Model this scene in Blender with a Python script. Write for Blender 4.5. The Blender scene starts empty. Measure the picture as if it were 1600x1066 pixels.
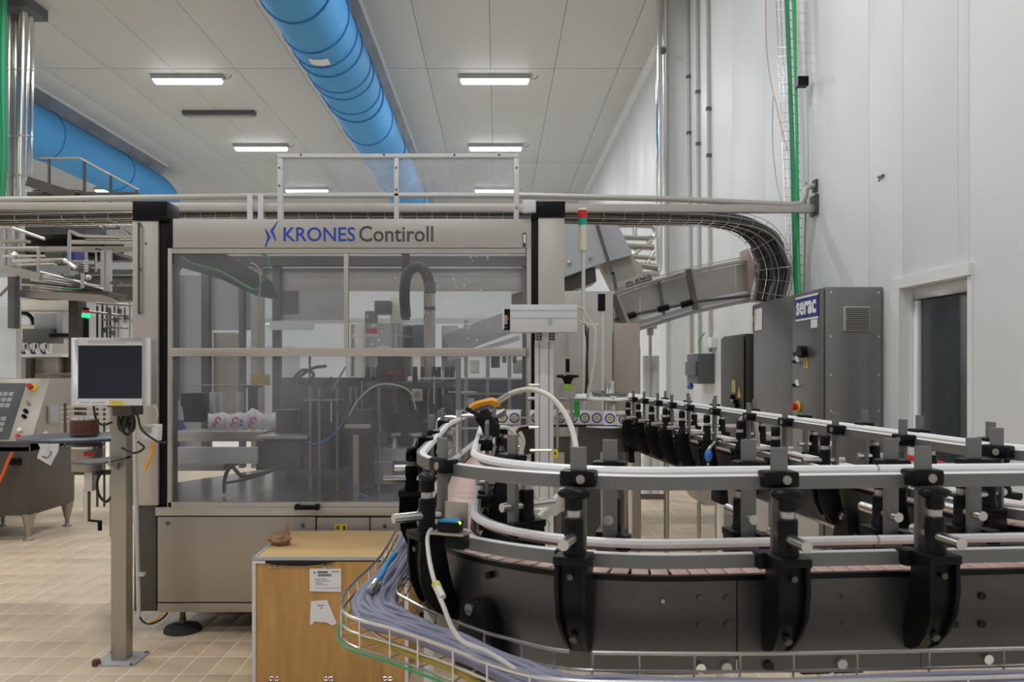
import bpy, math, random
from mathutils import Vector, Matrix
random.seed(7)
PI = math.pi
SC = bpy.context.scene
COL = SC.collection
# ------------------------------------------------------------------ camera
cam_d = bpy.data.cameras.new('camera')
cam_d.lens = 29.25
cam_d.sensor_width = 36
cam_d.shift_x = 0.01375
cam_d.shift_y = 0.02625
cam_d.clip_end = 200
cam_d.dof.use_dof = True
cam_d.dof.focus_distance = 2.6
cam_d.dof.aperture_fstop = 9
cam = bpy.data.objects.new('camera', cam_d)
COL.objects.link(cam)
cam.location = (0, 0, 1.5)
cam.rotation_euler = (PI/2, 0, 0)
SC.camera = cam
# ------------------------------------------------------------------ world, exposure
w = bpy.data.worlds.new('world'); SC.world = w
w.use_nodes = True
w.node_tree.nodes['Background'].inputs[0].default_value = (.8, .86, 1, 1)
w.node_tree.nodes['Background'].inputs[1].default_value = .3
SC.view_settings.view_transform = 'Standard'
SC.view_settings.look = 'None'
SC.view_settings.gamma = 1
SC.view_settings.use_curve_mapping = False
SC.view_settings.exposure = 0.0
LAMP_W = 76            # watts of every ceiling lamp
LAMPS_X = (-11.4, -5.72, -.06)
LAMPS_Y = (-3.85, .95, 5.75, 10.55, 15.35, 20.1, 24.9)
try:
    SC.cycles.use_denoising = True
    SC.cycles.max_bounces = 8
    SC.cycles.transparent_max_bounces = 16
    SC.cycles.sample_clamp_indirect = 4
except Exception:
    pass

# ------------------------------------------------------------------ materials
def mat(name, col, rough=.5, metal=0., emit=0, noise=0, nscale=8, bump=0, spec=.5, stretch=None, alpha=1):
    m = bpy.data.materials.new(name); m.use_nodes = True
    nt = m.node_tree; b = nt.nodes['Principled BSDF']
    c = (*col, 1)
    b.inputs['Base Color'].default_value = c
    b.inputs['Roughness'].default_value = rough
    b.inputs['Metallic'].default_value = metal
    b.inputs['Specular IOR Level'].default_value = spec
    if emit:
        b.inputs['Emission Color'].default_value = c
        b.inputs['Emission Strength'].default_value = emit
    if noise or bump:
        tc = nt.nodes.new('ShaderNodeTexCoord'); mp = nt.nodes.new('ShaderNodeMapping')
        mp.inputs['Scale'].default_value = stretch or (1, 1, 1)
        n = nt.nodes.new('ShaderNodeTexNoise'); n.inputs['Scale'].default_value = nscale; n.inputs['Detail'].default_value = 5
        nt.links.new(tc.outputs['Object'], mp.inputs[0]); nt.links.new(mp.outputs[0], n.inputs[0])
        if noise:
            mx = nt.nodes.new('ShaderNodeMix'); mx.data_type = 'RGBA'
            mx.inputs[6].default_value = (*[v*(1-noise) for v in col], 1)
            mx.inputs[7].default_value = (*[min(1, v*(1+noise)) for v in col], 1)
            nt.links.new(n.outputs[0], mx.inputs[0]); nt.links.new(mx.outputs[2], b.inputs['Base Color'])
        if bump:
            bp = nt.nodes.new('ShaderNodeBump'); bp.inputs['Strength'].default_value = bump; bp.inputs['Distance'].default_value = .01
            nt.links.new(n.outputs[0], bp.inputs['Height']); nt.links.new(bp.outputs[0], b.inputs['Normal'])
    return m

M = {}
M['steel'] = mat('brushed_steel', (.42, .375, .325), .42, .7, noise=.12, nscale=6, stretch=(1, 1, .15))
M['steel_l'] = mat('light_steel', (.52, .485, .45), .40, .6, noise=.08, nscale=5)
M['steel_d'] = mat('dull_steel', (.115, .105, .092), .45, .75, noise=.15, nscale=5)
M['plate'] = mat('conveyor_plate_steel', (.105, .096, .088), .36, .7, noise=.22, nscale=14, stretch=(.4, .4, 1.5))
M['cabinet'] = mat('cabinet_steel', (.26, .25, .245), .36, .8, noise=.16, nscale=3, stretch=(1, 1, .2))
M['postmet'] = mat('anodised_post', (.20, .195, .19), .5, .55, noise=.06, nscale=30)
M['chrome'] = mat('chrome', (.75, .74, .72), .16, 1.)
M['pipe'] = mat('pipe_steel', (.62, .6, .57), .25, .95, noise=.1)
M['pipeg'] = mat('pipe_grey', (.5, .49, .45), .5, .3)
M['alu'] = mat('aluminium', (.68, .68, .69), .45, .35)
M['black'] = mat('black_plastic', (.004, .004, .0045), .38, spec=.2, noise=.2, nscale=40)
M['blackm'] = mat('black_matt', (.018, .018, .02), .7, spec=.2)
M['rubber'] = mat('rubber', (.03, .03, .033), .75)
M['cablebk'] = mat('dark_cable', (.028, .026, .024), .6, noise=.3, nscale=20)
M['cablegr'] = mat('grey_lilac_cable', (.21, .21, .29), .55, noise=.12, nscale=30)
M['hosew'] = mat('cream_hose', (.62, .60, .54), .4)
M['whitep'] = mat('white_plastic', (.88, .88, .88), .35)
M['white'] = mat('white_paint', (.78, .79, .78), .55, noise=.02)
M['wall'] = mat('wall_panel', (.79, .80, .81), .45, noise=.02, nscale=2)
M['ceil'] = mat('ceiling_panel', (.58, .585, .565), .6, noise=.03, nscale=2)
M['grey'] = mat('grey_paint', (.42, .43, .44), .5)
M['hood'] = mat('grey_hood', (.47, .48, .50), .5, .2, noise=.03)
M['greyd'] = mat('dark_grey', (.11, .11, .115), .5, noise=.1)
M['blue'] = mat('blue_plastic', (.03, .16, .55), .4)
M['cyan'] = mat('bright_blue_jacket', (.01, .22, .50), .45)
M['duct'] = mat('blue_fabric', (.06, .32, .68), .65, noise=.06, nscale=3, bump=.15)
M['ductline'] = mat('blue_seam', (.03, .18, .47), .7)
M['green'] = mat('green_cable', (.03, .42, .13), .45)
M['greend'] = mat('dark_green_cable', (.02, .26, .12), .45)
M['greens'] = mat('green_tape', (.02, .35, .05), .5)
M['red'] = mat('red_plastic', (.6, .02, .015), .4)
M['yellow'] = mat('yellow_plastic', (.8, .58, .03), .45)
M['orange'] = mat('orange_plastic', (.85, .36, .02), .4)
M['tile'] = mat('beige_tile', (.69, .545, .38), .42, noise=.10, nscale=3)
M['tile2'] = mat('pinkish_tile', (.66, .505, .36), .42, noise=.10, nscale=3)
M['joint'] = mat('tile_joint', (.86, .80, .70), .8, noise=.12, nscale=2)
M['belt'] = mat('pink_belt', (.56, .37, .33), .42, noise=.08, nscale=30)
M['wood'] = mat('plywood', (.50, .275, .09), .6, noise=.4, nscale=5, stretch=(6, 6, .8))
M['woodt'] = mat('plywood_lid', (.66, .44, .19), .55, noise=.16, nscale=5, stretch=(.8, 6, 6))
M['paper'] = mat('paper', (.78, .77, .80), .7)
M['kraft'] = mat('brown_paper', (.34, .20, .11), .8, noise=.2)
M['ink'] = mat('ink', (.06, .06, .08), .6)
M['inkblue'] = mat('blue_lettering', (.02, .07, .42), .4)
M['inkgrey'] = mat('grey_lettering', (.07, .07, .075), .4)
M['signblue'] = mat('sign_blue', (.03, .035, .24), .4)
M['screen'] = mat('dark_screen', (.012, .016, .03), .22)
M['pink'] = mat('pink_print', (.75, .10, .33), .5)
M['brownt'] = mat('brown_tape', (.13, .045, .02), .5, noise=.2, nscale=30)
M['tube'] = mat('lamp_diffuser', (1, .98, 1), .5, emit=7)
M['tubeoff'] = mat('unlit_diffuser', (.42, .40, .38), .4)
M['ledgreen'] = mat('green_lamp', (.01, .9, .28), .4, emit=1.2)
M['ledyel'] = mat('tiny_lamp', (.6, .9, .05), .4, emit=2.5)
M['purple'] = mat('purple_print', (.06, .04, .25), .5)
M['gold'] = mat('gold_print', (.55, .5, .12), .5)
M['cream'] = mat('cream_plastic', (.72, .68, .55), .5)
M['teal'] = mat('green_lens', (.01, .38, .28), .35)
M['doorglass'] = mat('dark_door_glass', (.045, .055, .06), .18, noise=.2)

def glassmat(name, haze, tint, scale=3, spots=.0, rough=.12):
    m = bpy.data.materials.new(name); m.use_nodes = True
    nt = m.node_tree; nt.nodes.clear()
    out = nt.nodes.new('ShaderNodeOutputMaterial')
    tr = nt.nodes.new('ShaderNodeBsdfTransparent'); tr.inputs[0].default_value = (.93, .94, .95, 1)
    df = nt.nodes.new('ShaderNodeBsdfDiffuse'); df.inputs[0].default_value = (*tint, 1)
    gl = nt.nodes.new('ShaderNodeBsdfGlossy'); gl.inputs['Roughness'].default_value = rough; gl.inputs[0].default_value = (1, 1, 1, 1)
    tc = nt.nodes.new('ShaderNodeTexCoord')
    n = nt.nodes.new('ShaderNodeTexNoise'); n.inputs['Scale'].default_value = scale; n.inputs['Detail'].default_value = 4
    nt.links.new(tc.outputs['Object'], n.inputs[0])
    mr = nt.nodes.new('ShaderNodeMapRange'); mr.inputs[1].default_value = .3; mr.inputs[2].default_value = .7
    mr.inputs[3].default_value = haze*.15; mr.inputs[4].default_value = haze*2.4
    nt.links.new(n.outputs[0], mr.inputs[0])
    m1 = nt.nodes.new('ShaderNodeMixShader'); m2 = nt.nodes.new('ShaderNodeMixShader')
    last = mr.outputs[0]
    if spots:
        v = nt.nodes.new('ShaderNodeTexVoronoi'); v.inputs['Scale'].default_value = 26
        nt.links.new(tc.outputs['Object'], v.inputs[0])
        lt = nt.nodes.new('ShaderNodeMath'); lt.operation = 'LESS_THAN'; lt.inputs[1].default_value = .16
        nt.links.new(v.outputs['Distance'], lt.inputs[0])
        n2 = nt.nodes.new('ShaderNodeTexNoise'); n2.inputs['Scale'].default_value = 5; nt.links.new(tc.outputs['Object'], n2.inputs[0])
        gt = nt.nodes.new('ShaderNodeMath'); gt.operation = 'GREATER_THAN'; gt.inputs[1].default_value = .58
        nt.links.new(n2.outputs[0], gt.inputs[0])
        mu = nt.nodes.new('ShaderNodeMath'); mu.operation = 'MULTIPLY'; nt.links.new(lt.outputs[0], mu.inputs[0]); nt.links.new(gt.outputs[0], mu.inputs[1])
        ma = nt.nodes.new('ShaderNodeMath'); ma.operation = 'MULTIPLY_ADD'; ma.inputs[1].default_value = spots
        nt.links.new(mu.outputs[0], ma.inputs[0]); nt.links.new(last, ma.inputs[2]); last = ma.outputs[0]
    nt.links.new(last, m1.inputs[0]); nt.links.new(tr.outputs[0], m1.inputs[1]); nt.links.new(df.outputs[0], m1.inputs[2])
    fr = nt.nodes.new('ShaderNodeFresnel'); fr.inputs[0].default_value = 1.33
    nt.links.new(fr.outputs[0], m2.inputs[0]); nt.links.new(m1.outputs[0], m2.inputs[1]); nt.links.new(gl.outputs[0], m2.inputs[2])
    nt.links.new(m2.outputs[0], out.inputs[0])
    return m
M['pane'] = glassmat('scuffed_clear_panel', .085, (.52, .52, .58), 1.3)
M['paneup'] = glassmat('scuffed_upper_panel', .06, (.85, .85, .9), 1.3, spots=.35)
M['hazy'] = glassmat('hazy_guard', .20, (.75, .77, .8), 3, spots=.05)
M['clear'] = glassmat('clear_glass', .03, (.6, .65, .65))
M['net'] = glassmat('hanging_net', .42, (.22, .27, .34), .6, rough=.9)
M['chute'] = mat('chute_panel', (.50, .48, .43), .5, .25, noise=.06)
M['mustard'] = mat('mustard_jacket', (.36, .26, .03), .5)
M['bed'] = mat('polished_bed', (.34, .34, .36), .22, .85, noise=.2, nscale=3)
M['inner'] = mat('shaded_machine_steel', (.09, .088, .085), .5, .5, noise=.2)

# ------------------------------------------------------------------ mesh helpers
def W(px, py, D):
    """point of the place seen at pixel (px, py), D metres in front of the camera"""
    return Vector(((px-778)*D/1300, D, 1.5-(py-575)*D/1300))

class MB:
    def __init__(s): s.v = []; s.f = []
    def add(s, vs, fs):
        n = len(s.v); s.v += [tuple(v) for v in vs]; s.f += [tuple(i+n for i in f) for f in fs]; return s
    def box(s, x0, x1, y0, y1, z0, z1):
        vs = [(x, y, z) for z in (z0, z1) for y in (y0, y1) for x in (x0, x1)]
        return s.add(vs, [(0, 2, 3, 1), (4, 5, 7, 6), (0, 1, 5, 4), (2, 6, 7, 3), (0, 4, 6, 2), (1, 3, 7, 5)])
    def obox(s, c, sz, rx=0, ry=0, rz=0):
        R = Matrix.Rotation(rz, 3, 'Z') @ Matrix.Rotation(ry, 3, 'Y') @ Matrix.Rotation(rx, 3, 'X')
        h = [k/2 for k in sz]; c = Vector(c)
        vs = [c + R @ Vector((x, y, z)) for z in (-h[2], h[2]) for y in (-h[1], h[1]) for x in (-h[0], h[0])]
        return s.add(vs, [(0, 2, 3, 1), (4, 5, 7, 6), (0, 1, 5, 4), (2, 6, 7, 3), (0, 4, 6, 2), (1, 3, 7, 5)])
    def bar(s, a, b, wd, th, up=(0, 0, 1)):
        """rectangular bar from a to b, wd along the side, th along up"""
        a = Vector(a); b = Vector(b); t = (b-a).normalized(); u = Vector(up)
        sd = t.cross(u)
        if sd.length < 1e-4: sd = t.cross(Vector((0, 1, 0)))
        sd.normalize(); u = sd.cross(t).normalized()
        vs = []
        for p in (a, b):
            for i, j in ((-1, -1), (1, -1), (1, 1), (-1, 1)):
                vs.append(p + sd*(i*wd/2) + u*(j*th/2))
        return s.add(vs, [(0, 3, 2, 1), (4, 5, 6, 7), (0, 1, 5, 4), (1, 2, 6, 5), (2, 3, 7, 6), (3, 0, 4, 7)])
    def cyl(s, a, b, r, r2=None, n=14, caps=True):
        return s.tube([a, b], r, n, caps, r2)
    def tube(s, pts, r, n=8, caps=True, r2=None):
        pts = [Vector(p) for p in pts]
        k = len(pts); r2 = r if r2 is None else r2
        t0 = (pts[1]-pts[0]).normalized()
        u = Vector((0, 0, 1)) if abs(t0.z) < .9 else Vector((1, 0, 0))
        u = (u - t0*u.dot(t0)).normalized()
        vs = []
        for i, p in enumerate(pts):
            if i == 0: t = t0
            elif i == k-1: t = (pts[-1]-pts[-2]).normalized()
            else: t = ((pts[i+1]-p).normalized() + (p-pts[i-1]).normalized())
            if t.length < 1e-6: t = t0
            t.normalize()
            u = u - t*u.dot(t)
            if u.length < 1e-5: u = t.orthogonal()
            u.normalize(); v = t.cross(u)
            rr = r + (r2-r)*i/(k-1)
            for j in range(n):
                a = 2*PI*j/n
                vs.append(p + u*(rr*math.cos(a)) + v*(rr*math.sin(a)))
        fs = []
        for i in range(k-1):
            for j in range(n):
                fs.append((i*n+j, i*n+(j+1) % n, (i+1)*n+(j+1) % n, (i+1)*n+j))
        if caps:
            fs.append(tuple(range(n-1, -1, -1))); fs.append(tuple((k-1)*n+j for j in range(n)))
        return s.add(vs, fs)
    def lathe(s, c, prof, n=20):
        """prof: (radius, z) from bottom to top around a vertical axis at c"""
        c = Vector(c); vs = []
        for r, z in prof:
            for j in range(n):
                a = 2*PI*j/n; vs.append(c + Vector((r*math.cos(a), r*math.sin(a), z)))
        fs = []
        for i in range(len(prof)-1):
            for j in range(n):
                fs.append((i*n+j, i*n+(j+1) % n, (i+1)*n+(j+1) % n, (i+1)*n+j))
        fs.append(tuple(range(n-1, -1, -1))); fs.append(tuple((len(prof)-1)*n+j for j in range(n)))
        return s.add(vs, fs)
    def prism(s, poly, d, fn):
        """poly of (a, b) extruded over d=(c0, c1); fn(a, b, c) gives the point"""
        k = len(poly)
        vs = [fn(a, b, d[0]) for a, b in poly] + [fn(a, b, d[1]) for a, b in poly]
        fs = [tuple(range(k-1, -1, -1)), tuple(range(k, 2*k))]
        for i in range(k): j = (i+1) % k; fs.append((i, j, k+j, k+i))
        return s.add(vs, fs)
    def sweep(s, frames, prof, closed=False):
        """frames: list of (point, side, up); prof: (side, up) loop"""
        k = len(prof); vs = []
        for p, a, b in frames:
            for x, y in prof: vs.append(Vector(p) + Vector(a)*x + Vector(b)*y)
        fs = []
        m = len(frames)
        for i in range(m-1):
            for j in range(k):
                fs.append((i*k+j, i*k+(j+1) % k, (i+1)*k+(j+1) % k, (i+1)*k+j))
        fs.append(tuple(range(k-1, -1, -1))); fs.append(tuple((m-1)*k+j for j in range(k)))
        return s.add(vs, fs)
    def ball(s, c, rx, ry=None, rz=None, n=12):
        ry = ry or rx; rz = rz or rx; c = Vector(c)
        vs = [c+Vector((0, 0, -rz))]
        m = n//2
        for i in range(1, m):
            ph = -PI/2 + PI*i/m
            for j in range(n):
                a = 2*PI*j/n
                vs.append(c+Vector((rx*math.cos(ph)*math.cos(a), ry*math.cos(ph)*math.sin(a), rz*math.sin(ph))))
        vs.append(c+Vector((0, 0, rz)))
        fs = [(0, 1+(j+1) % n, 1+j) for j in range(n)]
        for i in range(m-2):
            for j in range(n):
                a = 1+i*n; fs.append((a+j, a+(j+1) % n, a+n+(j+1) % n, a+n+j))
        a = 1+(m-2)*n; t = len(vs)-1
        fs += [(a+j, a+(j+1) % n, t) for j in range(n)]
        return s.add(vs, fs)

WL = {}
def link(name, mb, m, parent=None, local=False, bevel=0, smooth=True):
    off = Vector((0, 0, 0)) if (local or parent is None) else WL.get(parent.name, Vector((0, 0, 0)))
    me = bpy.data.meshes.new(name)
    me.from_pydata([tuple(Vector(v)-off) for v in mb.v], [], mb.f)
    me.materials.append(M[m] if isinstance(m, str) else m)
    me.validate()
    import bmesh
    bm = bmesh.new(); bm.from_mesh(me); bmesh.ops.recalc_face_normals(bm, faces=bm.faces)
    if bevel:
        bmesh.ops.remove_doubles(bm, verts=bm.verts, dist=1e-6)
        bmesh.ops.bevel(bm, geom=[e for e in bm.edges if e.calc_face_angle(0) > .6], offset=bevel, segments=2, profile=.6, affect='EDGES')
    bm.to_mesh(me); bm.free()
    if smooth:
        me.shade_smooth(); me.set_sharp_from_angle(angle=.6)
    o = bpy.data.objects.new(name, me); COL.objects.link(o)
    if parent is not None:
        o.parent = parent
        WL[o.name] = off
    else:
        WL[o.name] = Vector((0, 0, 0))
    return o
def tag(o, label, cat, group=None, kind=None):
    o['label'] = label; o['category'] = cat
    if group: o['group'] = group
    if kind: o['kind'] = kind
    return o
def thing(name, label, cat, loc=(0, 0, 0), group=None):
    o = bpy.data.objects.new(name, None); COL.objects.link(o)
    o.location = loc; o.empty_display_size = .1
    tag(o, label, cat, group); WL[o.name] = Vector(loc)
    return o
def solo(name, mb, m, label, cat, group=None, bevel=0):
    return tag(link(name, mb, m, bevel=bevel), label, cat, group)
def struct(name, mb, m, label=None):
    o = link(name, mb, m); o['kind'] = 'structure'
    if label: o['label'] = label
    return o
def clone(o, parent=None, loc=None, rz=None):
    c = o.copy(); COL.objects.link(c)
    if parent is not None: c.parent = parent
    if loc is not None: c.location = loc
    if rz is not None: c.rotation_euler = (0, 0, rz)
    for ch in list(o.children): clone(ch, c)
    WL[c.name] = Vector(c.location) if parent is None else WL.get(o.name, Vector((0, 0, 0)))
    return c
def curve(pts, n=8):
    """smooth Catmull-Rom through points"""
    P = [Vector(p) for p in pts]; P = [P[0]*2-P[1]] + P + [P[-1]*2-P[-2]]
    out = []
    for i in range(1, len(P)-2):
        for k in range(n):
            t = k/n; a, b, c, d = P[i-1], P[i], P[i+1], P[i+2]
            out.append(.5*((2*b)+(c-a)*t+(2*a-5*b+4*c-d)*t*t+(3*b-a-3*c+d)*t**3))
    out.append(P[-2]); return out
def text(name, body, m, parent, x0, x1, z0, z1, y, bold=0.0, extr=.001):
    """lettering facing -Y filling x0..x1, z0..z1 on plane y"""
    cu = bpy.data.curves.new(name, 'FONT'); cu.body = body; cu.extrude = extr; cu.offset = bold; cu.resolution_u = 3
    to = bpy.data.objects.new('t', cu); COL.objects.link(to)
    dg = bpy.context.evaluated_depsgraph_get(); dg.update()
    me = bpy.data.meshes.new_from_object(to.evaluated_get(dg))
    bpy.data.objects.remove(to)
    xs = [v.co.x for v in me.vertices]; ys = [v.co.y for v in me.vertices]
    a, b, c, d = min(xs), max(xs), min(ys), max(ys)
    mb = MB()
    mb.add([(x0+(v.co.x-a)/(b-a)*(x1-x0), y-.0005+v.co.z*-1, z0+(v.co.y-c)/(d-c)*(z1-z0)) for v in me.vertices],
           [tuple(p.vertices) for p in me.polygons])
    bpy.data.meshes.remove(me)
    return link(name, mb, m, parent, smooth=False), mb
def flatbox(a, b, D, th=.01):
    """box whose front face covers pixels a..b (x0,y0),(x1,y1) at depth D, th metres thick behind it"""
    p = W(a[0], a[1], D); q = W(b[0], b[1], D)
    return (min(p.x, q.x), max(p.x, q.x), D, D+th, min(p.z, q.z), max(p.z, q.z))
# ================================================================== SETTING
WX = 2.71; CZ = 6.9
# floor with separate tiles
fl = MB().box(-17, WX+.1, -7, 31, -.06, -.0016)
floor = struct('floor', fl, 'joint')
tw, td, g = .135, .2465, .004
tb = MB().box(-tw/2+g, tw/2-g, -td/2+g, td/2-g, -.012, 0)
t1 = link('tile', tb, 'tile', floor, bevel=.0015); t2 = link('tile', tb, 'tile2', floor, bevel=.0015)
cand = []
ix0, iy0 = -2.505, 4.074
near = []; rest = MB()
for i in range(-75, 39):
    for j in range(-12, 40):
        cx = ix0+(i+.5)*tw; cy = iy0+(j+.5)*td
        if cx > WX-.05 or cx < -12 or cy < 1.2: continue
        px = 778+cx*1300/cy; py = 575+1950/cy
        seen = -60 < px < 400 and 845 < py < 1085
        cand.append((0 if seen else 1, cy, cx))
cand.sort()
used = 0
for s_, cy, cx in cand:
    if s_ == 0 and used < 298:
        src = t1 if random.random() < .6 else t2
        if used < 2:
            o = (t1, t2)[used]
        else:
            o = src.copy(); COL.objects.link(o); o.parent = floor
        o.location = (cx, cy, random.uniform(-.0006, .0006)); used += 1
    else:
        z = random.uniform(-.0008, .0004)
        rest.box(cx-tw/2+g, cx+tw/2-g, cy-td/2+g, cy+td/2-g, -.01, z)
o = link('tiles', rest, 'tile', floor); o['kind'] = 'stuff'
# ceiling of long panels
ce = MB().box(-17, WX+.1, -7, 31, CZ+.03, CZ+.12)
ceiling = struct('ceiling', ce, 'grey')
pb = MB().box(-.571, .571, -3.44, 3.44, 0, .03)
pp = link('ceiling_panel', pb, 'ceil', ceiling, bevel=.003)
first = True
for i in range(-14, 3):
    for j in range(-2, 3):
        cx = -.13+1.15*(i+.5); cy = 15.0+6.9*(j+.5)
        if j == -2: cy = 15-6.9*1.5
        if cx-.5 > WX: continue
        o = pp if first else pp.copy()
        if not first: COL.objects.link(o); o.parent = ceiling
        first = False
        o.location = (cx, cy, CZ)
        if cx+.575 > WX: o.scale.x = .93; o.location.x = cx-.04
pz = MB().box(-17, WX, -6.9, -5.8, CZ, CZ+.03)
link('edge_panel', pz, 'ceil', ceiling)
# right wall: vertical panels with door opening
wr = MB().box(WX+.03, WX+.13, -7, 4.775, 0, CZ); wr.box(WX+.03, WX+.13, 5.57, 31, 0, CZ); wr.box(WX+.03, WX+.13, 4.775, 5.57, 2.05, CZ)
wall_right = struct('wall_right', wr, 'wall')
def wp(y0, y1, z0, z1):
    link('wall_panel', MB().box(WX, WX+.03, y0+.002, y1-.002, z0, z1), 'wall', wall_right, bevel=.002)
y = -6.9
while y < 30:
    y1 = y+1.18
    if y < 5.57 and y1 > 4.785:
        if y < 4.785: wp(y, 4.785, 0, CZ)
        wp(max(y, 4.785), min(y1, 5.57), 2.05, CZ)
        if y1 > 5.57: wp(5.57, y1, 0, CZ)
    else: wp(y, y1, 0, CZ)
    y = y1
struct('wall_back', MB().box(-17, WX+.13, 30.9, 31.1, 0, CZ), 'wall')
struct('wall_left', MB().box(-17.2, -17, -7, 31, 0, CZ), 'wall')
struct('wall_front', MB().box(-17, WX+.13, -7.2, -7, 0, CZ), 'grey')
# cornices along the wall and pilaster
struct('trim_1', MB().prism([(WX, CZ), (WX-.09, CZ), (WX, CZ-.10)], (-7, 30.9), lambda a, b, c: (a, c, b)), 'white')
pil = struct('trim_2', MB().box(2.44, WX, 12.0, 12.45, 0, CZ), 'white')
link('corner_strip', MB().box(2.425, 2.47, 11.985, 12.02, 0, CZ), 'ceil', pil)
struct('baseboard_right', MB().box(WX-.012, WX, 5.7, 30.9, 0, .12), 'grey')
# door in the right wall: frame, leaf with dark glass, strip of clear glass beside it
door = struct('door_1', MB().box(WX-.012, WX+.03, 4.74, 4.785, 0, 2.03).box(WX-.03, WX+.03, 5.56, 5.69, 0, 2.03).box(WX-.03, WX+.03, 4.74, 5.69, 2.031, 2.10), 'white')
lf = MB().box(WX+.06, WX+.10, 4.79, 5.55, .0, .1).box(WX+.06, WX+.10, 4.79, 5.55, 1.95, 2.028).box(WX+.06, WX+.10, 4.79, 4.88, .1, 1.95).box(WX+.06, WX+.10, 5.50, 5.55, .1, 1.95)
link('leaf_frame', lf, 'whitep', door, bevel=.004)
link('reveal', MB().box(WX+.031, WX+.13, 5.552, 5.568, 0, 2.028).box(WX+.031, WX+.13, 4.776, 4.786, 0, 2.028).box(WX+.031, WX+.13, 4.776, 5.568, 2.029, 2.048), 'white', door)
link('dark_pane', MB().box(WX+.075, WX+.085, 5.04, 5.50, .1, 1.95), 'doorglass', door)
link('clear_pane', MB().box(WX+.075, WX+.08, 4.88, 5.04, .1, 1.95), 'clear', door)
link('seal', MB().box(WX+.068, WX+.075, 5.47, 5.50, .1, 1.95), 'grey', door)
# the shelving seen through the clear strip
nx = struct('wall_annex', MB().box(WX+.13, WX+5, 12, 12.1, 0, 3.4).box(WX+4.9, WX+5, 3.8, 12, 0, 3.4).box(WX+.13, WX+5, 3.8, 12.1, 3.4, 3.5).box(WX+.13, WX+5, 3.6, 3.8, 0, 3.4), 'grey')
struct('floor_annex', MB().box(WX+.1, WX+5, 3.6, 12.1, -.06, 0), 'tile')
sh = thing('storage_rack', 'grey storage rack seen through the clear strip of the door', 'rack', (4.0, 6.6, 0))
for k in range(9):
    link('shelf', MB().box(3.2, 4.6, 6.5, 7.0, .25+k*.22, .31+k*.22), 'alu' if k % 3 else 'red', sh)
for x in (3.2, 4.6): link('upright', MB().box(x-.02, x+.02, 6.48, 6.52, 0, 2.3), 'greyd', sh)
L = bpy.data.lights.new('annex_fill_light', 'AREA'); L.energy = 260; L.size = .6  # unseen fill lamp with fixture, added to brighten the room behind the door
lo = bpy.data.objects.new('annex_fill_light', L); lo.location = (WX+2, 6, 3.3); COL.objects.link(lo)
tag(thing('added_annex_lamp', 'unseen lamp added to light the room behind the glass door', 'lamp', (WX+2, 6, 3.35)), 'unseen lamp added to light the room behind the glass door', 'lamp')
link('diffuser', MB().box(WX+1.7, WX+2.3, 5.9, 6.1, 3.33, 3.39), 'tube', bpy.data.objects['added_annex_lamp'])

# ------------------------------------------------------------------ ceiling lamps
def lamp_src():
    t = thing('ceiling_light', 'x', 'lamp', (0, 0, 0))
    h = MB().prism([(-.62, 0), (.62, 0), (.66, .03), (.66, .085), (-.66, .085), (-.66, .03)], (-.085, .085), lambda a, b, c: (a, c, b))
    link('housing', h, 'grey', t)
    link('diffuser', MB().prism([(-.63, .0), (-.6, -.055), (.6, -.055), (.63, .0)], (-.075, .075), lambda a, b, c: (a, c, b)), 'tube', t, bevel=.008)
    link('cable', MB().tube(curve([(.66, 0, .04), (.72, 0, .02), (.78, 0, .05), (.8, 0, .09)], 4), .008, 5), 'greyd', t)
    return t
LS = lamp_src(); firstl = True
col_n = {0: 'left', 1: 'middle', 2: 'right'}
lab = {(2, 4): 'large lit ceiling lamp right of the blue duct, nearest the camera', (1, 4): 'large lit ceiling lamp left of the blue duct, nearest the camera',
       (2, 5): 'smaller lit ceiling lamp right of the duct, second row back', (1, 5): 'lit ceiling lamp left of the duct just above the clear guard',
       (2, 6): 'lit ceiling lamp seen through the right half of the clear guard', (1, 6): 'lit ceiling lamp seen through the left half of the clear guard',
       (0, 6): 'distant lit ceiling lamp under the left blue duct', (0, 5): 'distant lit ceiling lamp beside the steel riser pipes'}
for i, x in enumerate(LAMPS_X):
    for j, yy in enumerate(LAMPS_Y):
        o = LS if firstl else clone(LS)
        firstl = False
        o.location = (x, yy, CZ-.09)
        o['label'] = lab.get((i, j), 'lit ceiling lamp out of view, %s column, row %s the camera' % (('far left', 'left', 'right')[i], ('behind', 'above', 'first before', 'second before', 'third before', 'fourth before', 'fifth before')[j]))
        Ld = bpy.data.lights.new('lamp_glow', 'AREA'); Ld.shape = 'RECTANGLE'; Ld.size = 1.2; Ld.size_y = .14; Ld.energy = LAMP_W; Ld.color = (.96, .98, 1)
        lo = bpy.data.objects.new('lamp_glow', Ld); lo.location = (x, yy, CZ-.16); COL.objects.link(lo)
t = thing('ceiling_light', 'unlit grey ceiling lamp left of the blue duct, the only dark one', 'lamp', (-5.86, 17.5, CZ-.09))
link('housing', MB().box(-6.62, -5.1, 17.42, 17.58, CZ-.09, CZ), 'greyd', t, bevel=.01)
link('diffuser', MB().box(-6.55, -5.17, 17.43, 17.57, CZ-.13, CZ-.09), 'tubeoff', t, bevel=.01)

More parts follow.
